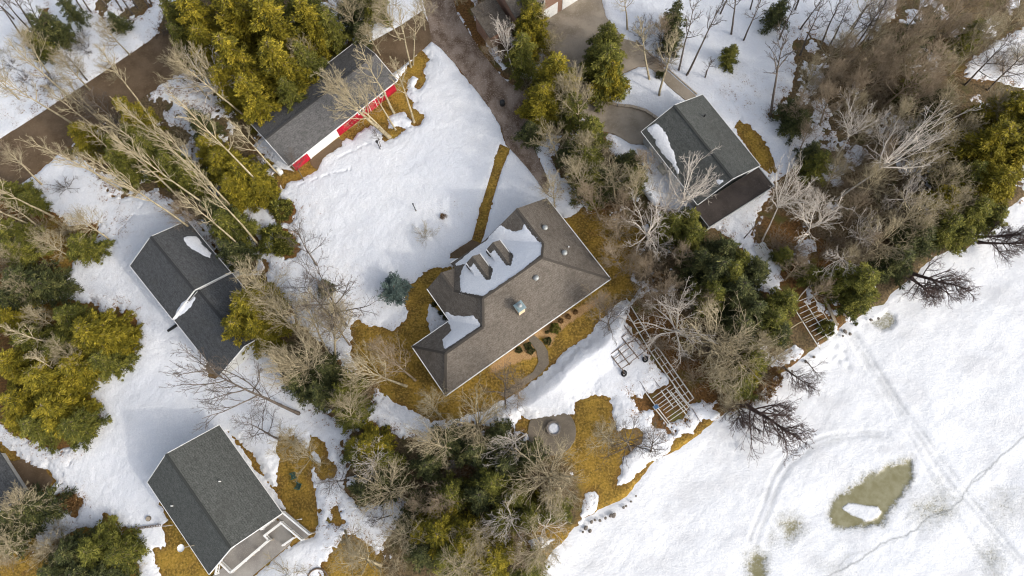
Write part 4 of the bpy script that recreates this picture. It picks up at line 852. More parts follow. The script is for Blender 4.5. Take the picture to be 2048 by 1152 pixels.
def finish_labels():
    gr={}
    for o,look,px,cat,group in LABEL:
        b=min(LM,key=lambda l:(l[0]-px[0])**2+(l[1]-px[1])**2);dx=px[0]-b[0];dy=px[1]-b[1]
        if abs(dx)>2*abs(dy):s='left of' if dx<0 else 'right of'
        elif abs(dy)>2*abs(dx):s='above' if dy<0 else 'below'
        else:s=('upper' if dy<0 else 'lower')+(' left of' if dx<0 else ' right of')
        gr.setdefault(f'{look} {s} {b[2]}',[]).append((px[0],px[1],o))
    for t_,l in gr.items():
        l.sort(key=lambda a:a[:2])
        for i,(x,y,o) in enumerate(l):
            if len(l)==1:o['label']=t_
            else:
                n=len(l)
                o['label']=shorten(t_)+', '+('leftmost' if i==0 else 'rightmost' if i==n-1 else f'{ORD[i]} from the left' if i<=n//2 else f'{ORD[n-1-i]} from the right')
for o in list(col.objects):
    if o.name.startswith('shore_rock'):
        px=tuple(o['_rk']);del o['_rk'];want_label(o,'dark shore stone',px,'rock','dark stones along the lake edge')
class TB:
    """fast tube collector"""
    def __init__(s):s.V=[];s.Fc=[];s.n=0
    def tube(s,pts,r0,r1,k=4):
        pts=np.array(pts);m_=len(pts);d=np.gradient(pts,axis=0);d/=np.linalg.norm(d,axis=1)[:,None]+1e-9
        ref=np.array([.3,.2,.93]);a=np.cross(d,ref);ln=np.linalg.norm(a,axis=1)[:,None];a=np.where(ln<.05,np.array([1,0,0]),a/(ln+1e-9));b=np.cross(d,a)
        r=np.linspace(r0,r1,m_)[:,None,None];t_=np.arange(k)*2*np.pi/k
        v=pts[:,None,:]+r*(a[:,None,:]*np.cos(t_)[None,:,None]+b[:,None,:]*np.sin(t_)[None,:,None])
        s.V.append(v.reshape(-1,3));i=np.arange(m_-1)[:,None]*k;j=np.arange(k)[None,:]
        s.Fc.append(np.stack([s.n+i+j,s.n+i+(j+1)%k,s.n+i+k+(j+1)%k,s.n+i+k+j],-1).reshape(-1,4));s.n+=m_*k
    def me(s,name,mat):
        V=np.concatenate(s.V).astype(np.float32);q=np.concatenate(s.Fc).astype(np.int32);me=bpy.data.meshes.new(name)
        me.vertices.add(len(V));me.vertices.foreach_set('co',V.ravel());me.loops.add(q.size);me.loops.foreach_set('vertex_index',q.ravel())
        me.polygons.add(len(q));me.polygons.foreach_set('loop_start',np.arange(0,q.size,4,dtype=np.int32))
        me.update(calc_edges=True);me.polygons.foreach_set('use_smooth',np.ones(len(q),bool));me.materials.append(mat);return me
def unit(v):return v/(np.linalg.norm(v)+1e-9)
def bare_tree(seed,Ht,rad,clear,nl,tr,mat,depth=3,wig=.12,up=.5,kids=(7,5,4),tw=.016,fork=False,droop=0):
    """returns trunk mesh, branch mesh; crown radius about rad, first limbs at clear*Ht"""
    r_=np.random.RandomState(seed);T=TB();B=TB()
    def grow(p,d,L,r,lev,tb):
        n=4 if lev>=2 else 6;pts=[p];dd=d.copy()
        for i in range(n):
            dd=unit(dd+r_.normal(0,wig,3)+np.array([0,0,up*.12 if lev<3 else up*.05-droop]));pts.append(pts[-1]+dd*L/n)
        tb.tube(pts,max(r,tw),max(r*.35,tw*.8),5 if lev==1 else 3)
        if lev<=depth:
            kk=kids[lev-1] if lev-1<len(kids) else 3
            for i in range(kk):
                t_=.18+.8*(i+r_.rand()*.8)/kk;q_=t_*n;a=int(min(q_,n-1));pp=pts[a]+(pts[a+1]-pts[a])*(q_-a)
                ax=unit(pts[a+1]-pts[a]);s_=unit(np.cross(ax,r_.normal(0,1,3)));ang=r_.uniform(.45,.95)
                nd=unit(ax*math.cos(ang)+s_*math.sin(ang)+np.array([0,0,.12*up]))
                grow(pp,nd,L*(.62-.28*t_)*r_.uniform(.75,1.25),r*.56*(1-.4*t_),lev+1,tb)
    # trunk
    n=9;pts=[np.zeros(3)];d=np.array([0,0,1.]);top=Ht*(.55 if fork else .93)
    for i in range(n):
        d=unit(d+r_.normal(0,wig*.35,3)+np.array([0,0,.25]));pts.append(pts[-1]+d*top/n)
    pts=np.array(pts);T.tube(pts,tr,tr*(.5 if fork else .14),7)
    T.tube([pts[0]-[0,0,.3],pts[0]+[0,0,.35]],tr*1.5,tr*1.0,7)
    for i in range(nl):
        t_=clear+(1-clear)*(i+.5*r_.rand())/nl if not fork else r_.uniform(.8,1.);q_=t_*n;a=int(min(q_,n-1));pp=pts[a]+(pts[a+1]-pts[a])*(q_-a)
        az=i*2.4+r_.uniform(-.5,.5);el=r_.uniform(.25,.9)*up+.15+(.5*(t_-clear)/(1-clear+1e-6) if not fork else r_.uniform(0,.6))
        L=rad*(1.15-.55*(t_-clear)/(1-clear+1e-6))*r_.uniform(.75,1.2) if not fork else math.hypot(rad,Ht*.4)*r_.uniform(.65,1.0)
        grow(pp,np.array([math.cos(az)*math.cos(el),math.sin(az)*math.cos(el),math.sin(el)]),L,tr*(.50-.25*t_) if not fork else tr*.52,1,B)
    return T.me('trunk',mat),B.me('branches',mat)
def thicket(seed,Ht,rad,ns,mat,tw=.011,kids=4,out=.55):
    r_=np.random.RandomState(seed);B=TB()
    for i in range(ns):
        az=r_.uniform(0,6.28);el=r_.uniform(.55,1.35);b0=np.array([r_.normal(0,rad*.12),r_.normal(0,rad*.12),-.05]);L=math.hypot(rad*math.cos(el),Ht)*r_.uniform(.6,1)
        d=np.array([math.cos(az)*math.cos(el),math.sin(az)*math.cos(el),math.sin(el)]);pts=[b0]
        for k in range(5):d=unit(d+r_.normal(0,.1,3)+np.array([0,0,-.03]));pts.append(pts[-1]+d*L/5)
        B.tube(pts,tw*1.7,tw,3)
        for k in range(kids):
            t_=r_.uniform(1.5,4.9);a=int(t_);pp=pts[a]+(pts[a+1]-pts[a])*(t_-a) if a<5 else pts[5];dd=unit(d+r_.normal(0,.5,3));l=L*r_.uniform(.15,.4)
            q_=[pp,pp+dd*l*.5,pp+unit(dd+r_.normal(0,.2,3))*l];B.tube(q_,tw,tw*.8,3)
            for m_ in range(2):
                d2=unit(dd+r_.normal(0,.5,3));B.tube([q_[1],q_[1]+d2*l*.6],tw*.9,tw*.7,3)
    return B.me('stems',mat)
def leaf_mesh(name,C,D,size,nb,mat,seed,flat=.45,wd=.15,tone=None):
    """C clump centres, D outward directions: nb narrow blades per clump"""
    r_=np.random.RandomState(seed);n=len(C);C=np.repeat(C,nb,0);D=np.repeat(D,nb,0);tn=np.repeat(tone,nb) if tone is not None else r_.rand(n*nb)
    d=D+r_.normal(0,.6,(n*nb,3))*np.array([1,1,flat]);d/=np.linalg.norm(d,axis=1)[:,None]+1e-9
    s_=np.cross(d,r_.normal(0,1,(n*nb,3))+np.array([0,0,1.4]));s_/=np.linalg.norm(s_,axis=1)[:,None]+1e-9
    L=size*r_.uniform(.6,1.3,(n*nb,1));w_=L*wd;b=C+r_.normal(0,size*.3,C.shape)
    V=np.stack([b,b+d*L*.45+s_*w_,b+d*L,b+d*L*.45-s_*w_],1).reshape(-1,3).astype(np.float32);m_=n*nb
    me=bpy.data.meshes.new(name);me.vertices.add(4*m_);me.vertices.foreach_set('co',V.ravel());q=np.arange(4*m_,dtype=np.int32);me.loops.add(4*m_);me.loops.foreach_set('vertex_index',q)
    me.polygons.add(m_);me.polygons.foreach_set('loop_start',np.arange(0,4*m_,4,dtype=np.int32));me.update(calc_edges=True)
    at=me.attributes.new('tone','FLOAT','POINT');at.data.foreach_set('value',np.repeat(np.clip(tn+r_.normal(0,.12,m_),0,1),4).astype(np.float32))
    me.materials.append(mat);return me
def conifer(seed,Ht,rad,mat,bark,nbr=75,size=.42,cl=.26,nb=9,low=.12,dome=.0,spread=.3,power=.8):
    r_=np.random.RandomState(seed);T=TB();T.tube([(0,0,-.3),(0.03,0,Ht*.5),(0,0.02,Ht*.95)],rad*.07,.03,6);C=[];D=[];tone=[]
    for i in range(nbr):
        h_=low+(1-low)*((i+r_.rand())/nbr)**.9;az=i*2.399+r_.normal(0,.25)
        prof=((1-h_)/(1-low))**power if not dome else math.sqrt(max(0,1-((h_-.45)/.57)**2)) if h_>.45 else (.55+1.0*h_)
        L=rad*max(.1,prof)*r_.uniform(.5,1.22)
        sl=r_.uniform(-.25,.15) if not dome else r_.uniform(-.05,.5)*h_
        d=np.array([math.cos(az),math.sin(az),sl]);p=np.array([0,0,h_*Ht]);e_=p+d*L+np.array([0,0,-.08*L]);T.tube([p,(p+e_)/2+[0,0,.05*L],e_],.035,.012,3)
        k=max(2,int(L/cl));bt=r_.rand()
        for j in range(k):
            t_=(j+.7)/k;sp=spread*L*(.35+.65*(1-abs(t_-.55)))
            m_=1+int(2.2*sp/cl)
            for q_ in range(m_):
                off=r_.normal(0,1,3)*np.array([sp*.5,sp*.5,sp*.22]);C.append(p+(e_-p)*t_+off);D.append(unit(d+np.array([0,0,.1]))*.9+unit(off+1e-6)*.5);tone.append(.55*bt+.45*r_.rand())
    return T.me('trunk',bark),leaf_mesh('foliage',np.array(C),np.array(D),size,nb,mat,seed,tone=np.array(tone))
def bush(seed,rad,ht,mat,n=260,size=.2,nb=9,stems=True):
    r_=np.random.RandomState(seed);u=r_.normal(0,1,(n,3));u/=np.linalg.norm(u,axis=1)[:,None];u[:,2]=np.abs(u[:,2]);lump=1+.18*np.sin(u[:,0]*5+seed)+.15*np.cos(u[:,1]*6+seed*2)
    C=u*np.array([rad,rad,ht])*(lump*r_.uniform(.72,1,n))[:,None];return leaf_mesh('foliage',C,u,size,nb,mat,seed,flat=1,tone=r_.rand(n))
def lib(parts):return parts
def base_vec(b):return G(b[0],b[1])
def top_fit(bp,tp,lean=.22):
    """height at which a nearly upright tree from bp ends at tp"""
    best=(1e9,8)
    for h_ in np.arange(2,24,.25):
        q_=G(tp[0],tp[1],h_);dd=math.hypot(q_.x-bp.x,q_.y-bp.y)+.10*h_
        if dd<best[0]:best=(dd,h_)
    return best[1]
def plant(name,meshes,b,t_,hm,h_=None,sxy=1.,look='',cat='tree',group=None,rz=None,maxlean=.6,rnd=random.Random(1)):
    """meshes: [(part,mesh)] of model height hm; stands at pixel b with its top at pixel t_"""
    bp=base_vec(b);bp.z=-.02
    if t_ is None:tp=Vector((bp.x,bp.y,h_))
    else:
        if h_ is None:h_=top_fit(bp,t_)
        tp=G(t_[0],t_[1],h_)
    d=tp-bp;hv=Vector((d.x,d.y,0));ml=maxlean*h_
    if hv.length>ml:hv=hv.normalized()*ml
    d=Vector((hv.x,hv.y,h_));L=d.length
    e=bpy.data.objects.new(name,None);col.objects.link(e);e.location=bp;e.empty_display_size=.3
    rz=rnd.uniform(0,6.28) if rz is None else rz
    q_=Vector((0,0,1)).rotation_difference(d.normalized());e.rotation_mode='QUATERNION';e.rotation_quaternion=q_@Matrix.Rotation(rz,3,'Z').to_quaternion()
    s_=L/hm;e.scale=(s_*sxy,s_*sxy,s_)
    for pn,me in meshes:
        o=bpy.data.objects.new(pn,me);col.objects.link(o);o.parent=e
    want_label(e,look,b if t_ is None else ((b[0]+t_[0])/2,(b[1]+t_[1])/2),cat,group);return e
# libraries: (parts, model height, model crown radius)
BT=dict()
def add(kind,mk,n,hm,cr):BT[kind]=[(mk(i),hm,cr) for i in range(n)]
def bt(*a,**k):
    def f(i):
        t_,b=bare_tree(a[0]+i,*a[1:],**k);return [('trunk',t_),('branches',b)]
    return f
add('tall',bt(10,12,2.2,.52,11,.15,M['bark'],depth=2,kids=(5,3),up=.9,tw=.014,wig=.1),4,12,2.2)
add('talld',bt(20,12,1.9,.5,9,.15,M['barkd'],depth=2,kids=(4,3),up=.8,tw=.015),3,12,1.9)
add('fan',bt(30,9,3.4,.38,15,.16,M['bark'],kids=(7,4,3),up=.85,tw=.009,wig=.08),4,9,3.4)
add('fanw',bt(40,8,3.9,.42,8,.15,M['barkw'],depth=3,kids=(6,4,2),up=.5,wig=.13,tw=.013,fork=True),4,8,3.9)
add('fand',bt(50,8,3.0,.35,11,.14,M['barkd'],kids=(6,4,2),up=.5,wig=.11,tw=.010),4,8,3.)
add('shore',bt(60,8,2.6,.18,18,.14,M['barkr'],kids=(8,5,2),up=1.1,wig=.06,tw=.009),2,8,2.6)
add('bushy',bt(70,8,4.2,.35,15,.17,M['bark'],kids=(7,4,2),up=.55,wig=.11,tw=.010,fork=True),2,8,4.2)
add('fanb',bt(80,8,3.2,.3,16,.12,M['barkb'],kids=(7,4,3),up=.9,tw=.009,wig=.07),4,8,3.2)
def th(*a,**k):
    def f(i):return [('stems',thicket(a[0]+i,*a[1:],**k))]
    return f
add('thb',th(1,2.6,1.9,34,M['barkb']),3,2.6,1.9);add('thg',th(5,2.6,1.9,28,M['bark']),3,2.6,1.9);add('thd',th(9,1.8,1.3,26,M['barkd']),2,1.8,1.3)
def cf(s0,Ht,rad,mat,bk,**k):
    def f(i):
        t_,l=conifer(s0+i,Ht,rad,mat,bk,**k);return [('trunk',t_),('foliage',l)]
    return f
add('cy',cf(100,9,3.0,M['leafy'],M['barkb'],nbr=105,size=.34,nb=10,cl=.22,power=.5,spread=.2,low=.1),4,9,3.)
add('cg',cf(110,9,3.0,M['leafg'],M['barkb'],nbr=90,size=.34,nb=9,cl=.24,power=.6,spread=.2,low=.1),4,9,3.)
add('cd',cf(120,8,2.8,M['leafd'],M['barkd'],nbr=80,size=.34,nb=8,cl=.25,power=.7,spread=.2),4,8,2.8)
add('cb',cf(130,3,1.6,M['leafb'],M['barkd'],nbr=60,size=.22,cl=.16,dome=1),1,3,1.6)
BT['yew']=[([('foliage',bush(i,1,.9,M['leafg'],420,.2,9))],1.,1.) for i in (1,2)]
BT['yewy']=[([('foliage',bush(i,1,.9,M['leafy'],420,.2,9))],1.,1.) for i in (3,4)]
BT['yewd']=[([('foliage',bush(i,1,.9,M['leafd'],420,.2,9))],1.,1.) for i in (5,6)]
BT['rus']=[([('foliage',bush(i,1,.8,M['leafr'],260,.22,7))],1.,1.) for i in (7,8)]
rn=random.Random(77);CNT={}
def pick(k):
    CNT[k]=CNT.get(k,0)+1;return BT[k][CNT[k]%len(BT[k])]
LOOK=dict(tall=('tall_tree','tall bare pale trunked tree'),talld=('tall_tree','tall bare dark trunked tree'),fan=('bare_tree','bare grey tree with a fine fan crown'),fanw=('pale_tree','whitish bare tree with crooked limbs'),fand=('bare_tree','bare dark limbed tree'),shore=('shore_tree','dark bare tree leaning over the ice'),bushy=('spreading_tree','wide bushy bare grey tree'),fanb=('brown_tree','bare brownish twiggy tree'),
 thb=('twig_bush','brown leafless twig bush'),thg=('twig_bush','pale leafless twig bush'),thd=('twig_bush','small dark leafless bush'),cy=('conifer','golden green conifer'),cg=('conifer','mid green conifer'),cd=('conifer','dark green conifer'),cb=('blue_spruce','blue green round spruce'),yew=('evergreen_shrub','low green evergreen shrub'),yewy=('evergreen_shrub','low golden evergreen shrub'),yewd=('evergreen_shrub','low dark evergreen shrub'),rus=('leafy_shrub','low russet leafy shrub'))
CATS=dict(thb='bush',thg='bush',thd='bush',yew='shrub',yewy='shrub',yewd='shrub',rus='shrub')
GRP=dict(tall='tall pale trees of the wood',talld='tall dark trees of the wood',fan='bare fan crowned trees',fanw='whitish crooked trees',fand='bare dark trees',shore='trees leaning over the ice',bushy='bushy bare trees',fanb='brown twiggy trees',thb='brown twig bushes',thg='pale twig bushes',thd='small dark bushes',cy='golden conifers',cg='green conifers',cd='dark conifers',cb='spruces',yew='green shrubs',yewy='golden shrubs',yewd='dark shrubs',rus='russet shrubs')
def tree(k,b,t_=None,h_=None,r=None,maxlean=.6):
    parts,hm,cr=pick(k)
    bp=base_vec(b)
    if h_ is None:h_=top_fit(bp,t_)
    s_=h_/hm;sxy=1. if r is None else (r/cr)/s_
    return plant(LOOK[k][0],parts,b,t_,hm,h_,sxy,LOOK[k][1],CATS.get(k,'tree'),GRP[k],maxlean=maxlean,rnd=rn)
def crown(k,c,r_px,h_,frac=.6):
    """conifer by crown centre pixel and radius in pixels"""
    p=G(c[0],c[1],h_*frac);b=P(p.x,p.y,0);r=r_px/17.07*(H-h_*frac)/H;return tree(k,b,None,h_,r)
# ---- conifers: kind, crown centre, radius px, height m
for k,x,y,r,h_ in (('cy',395,35,58,11),('cy',470,25,60,13),('cy',545,50,62,13),('cy',470,120,60,12),('cy',560,130,58,12),('cy',415,95,52,10),('cg',350,30,40,9),('cg',365,80,38,8),('cy',620,45,48,11),('cy',505,190,50,10),('cg',610,120,42,9),('cg',660,50,42,9),('cg',580,185,38,8),('cy',450,170,42,9),('cg',600,0,50,10),('cg',520,-10,55,12),('cg',440,-20,50,11),
 ('cy',1065,45,46,9),('cg',1045,100,44,8),('cy',1110,150,56,9),('cy',1085,200,50,8),('cg',1140,210,46,7),('cg',1060,10,40,9),('cg',1215,75,44,7),('cg',1215,125,58,9),('cy',1220,150,44,7),('cg',1190,115,34,6),('cg',1182,262,44,8),('cg',1172,320,48,7),('cd',1205,355,46,6),('cg',1185,360,44,6),('cd',1140,300,34,5),('cd',1260,320,36,5),('cg',1270,355,34,5),
 ('cg',1462,106,25,4.5),('cd',1350,30,36,7),('cd',1345,75,28,5),('cd',1560,20,34,6),
 ('cy',2010,225,56,10),('cy',1975,290,62,11),('cy',2030,310,56,10),('cy',1985,370,58,9),('cg',1935,350,46,8),('cg',1950,420,50,7),('cy',2040,255,50,9),('cg',1895,450,48,6),('cg',1925,470,36,5),('cg',1990,430,36,5),('cg',1722,560,52,8),('cg',1720,600,34,6),('cg',1655,555,28,4),('cd',1840,470,50,6),('cd',1800,520,46,6),('cg',1570,510,24,3.5),('cy',1885,400,40,7),
 ('cd',1435,540,56,8),('cd',1475,580,54,8),('cd',1450,500,44,7),('cg',1460,545,40,8),('cg',1425,590,46,7),('cd',1505,620,48,7),('cg',1480,520,34,6),('cd',1515,540,40,6),('cd',1480,650,46,7),('cg',1545,640,44,6),('cg',1570,600,38,6),('cd',1560,660,34,5),('cg',1620,545,26,4),('cg',1385,470,40,7),('cg',1345,450,40,6),('cg',1505,720,46,6),('cg',1480,760,42,5),('cy',1500,750,26,4),('cd',1400,520,40,7),('cg',1380,440,36,6),
 ('cg',1640,325,36,6),('cd',1625,300,28,5),('cd',1585,215,34,5),('cd',1600,240,36,5),('cd',1850,60,48,8),('cg',1940,70,40,7),('cd',1840,270,40,7),('cg',1835,170,34,6),('cd',1880,200,40,6),
 ('cg',160,490,42,5),('cd',45,560,58,7),('cd',90,570,46,6),('cg',30,500,46,6),('cg',20,460,40,6),('cd',15,600,44,7),('cg',55,400,34,4),('cg',20,380,34,5),('cy',20,635,40,6),('cg',140,635,46,6),('cy',185,665,56,7),('cy',225,675,40,5),('cg',60,680,50,6),('cg',120,700,50,6),('cy',30,730,50,7),('cy',90,755,56,7),('cy',150,735,46,6),('cg',205,720,44,5),('cy',40,800,46,6),('cy',110,815,58,6),('cg',150,850,46,5),('cg',70,850,44,5),('cy',30,840,30,4),
 ('cy',450,330,50,8),('cy',490,350,48,8),('cy',470,375,42,7),('cy',520,372,32,6),('cy',420,300,40,7),('cg',270,275,40,7),('cg',300,300,44,8),('cg',345,330,44,8),('cy',260,225,38,8),('cg',240,320,40,7),('cg',455,450,48,8),('cd',460,500,40,7),('cd',430,420,40,7),('cd',395,240,36,6),('cg',380,350,38,7),('cy',165,270,38,6),('cg',230,290,34,6),
 ('cy',505,610,62,8),('cy',480,655,50,7),('cy',520,660,44,7),
 ('cd',600,760,46,6),('cd',640,780,44,6),('cg',690,790,46,6),('cd',650,740,40,6),('cd',610,720,36,5),('cg',700,830,34,4),
 ('cy',735,893,44,5),('cg',900,990,40,6),('cy',845,1060,40,6),('cg',1000,1040,36,5),('cg',765,920,36,4.5),('cg',715,905,34,4),('cd',770,960,44,5),('cd',730,975,36,4),('cd',900,880,44,5),('cd',950,900,46,6),('cg',985,965,46,6),('cd',1010,930,44,6),('cd',960,990,44,6),('cg',1030,990,34,5),('cy',880,1065,56,7),('cy',930,1080,46,7),('cy',990,1110,46,6),('cg',900,1110,50,7),('cd',850,1100,44,6),('cd',835,1010,36,4.5),('cd',820,1050,34,4.5),('cd',855,930,40,5),('cg',1060,1030,34,4),('cg',1060,1140,36,4),('cg',1110,1020,34,4),('cd',1000,880,40,5),('cd',1060,910,38,5),
 ('cd',60,1015,48,6),('cd',25,1030,46,6),('cg',190,1100,50,5),('cd',140,1105,46,5),('cg',235,1110,40,4.5),('cd',160,1145,44,5),('cd',210,1150,44,5),('cd',100,1140,34,4),('cd',10,1075,40,6),
 ('cd',85,55,36,7),('cg',72,85,30,6),('cd',105,45,28,7),('cd',130,10,26,7),('cd',230,40,26,4),('cd',720,70,30,6),('cd',700,20,44,8),('cg',740,-5,44,8),('cd',1060,262,34,5)):
    crown(k,(x,y),r*1.02,h_)
crown('cb',(791,580),29,2.6,.5)
# ---- shrubs
for k,x,y,r,h_ in (('yew',560,416,24,1.6),('yew',545,474,32,1.8),('yew',566,490,24,1.6),('yewd',652,577,18,1.6),('yewd',1056,691,7,.7),('yewd',1038,700,6.5,.6),('yewd',1062,701,7,.6),('yew',1110,655,10.5,1.1),('yewd',1096,681,7.5,.6),('rus',1122,641,5.5,.5),('rus',1137,633,5.5,.5),('rus',1151,623,5.5,.5),('yewd',1094,664,3.5,.4),('yewd',868,609,5,.5),('yewd',881,625,5,.5),('yewd',889,636,5,.5),('rus',886,433,8,.7),('yew',1655,655,16,1.4),('yewd',1320,150,9,1.0),('yewy',1520,640,24,2.),('rus',1490,790,22,1.2),('rus',1530,775,22,1.2),('rus',1465,800,22,1.2),('rus',1550,755,18,1.),('rus',1320,560,20,1.5),('rus',590,210,16,1.2),('yewy',330,345,24,2.2),('rus',140,1005,20,.8),('yewy',1080,1010,22,1.5)):
    crown(k,(x,y),r,h_,.5)
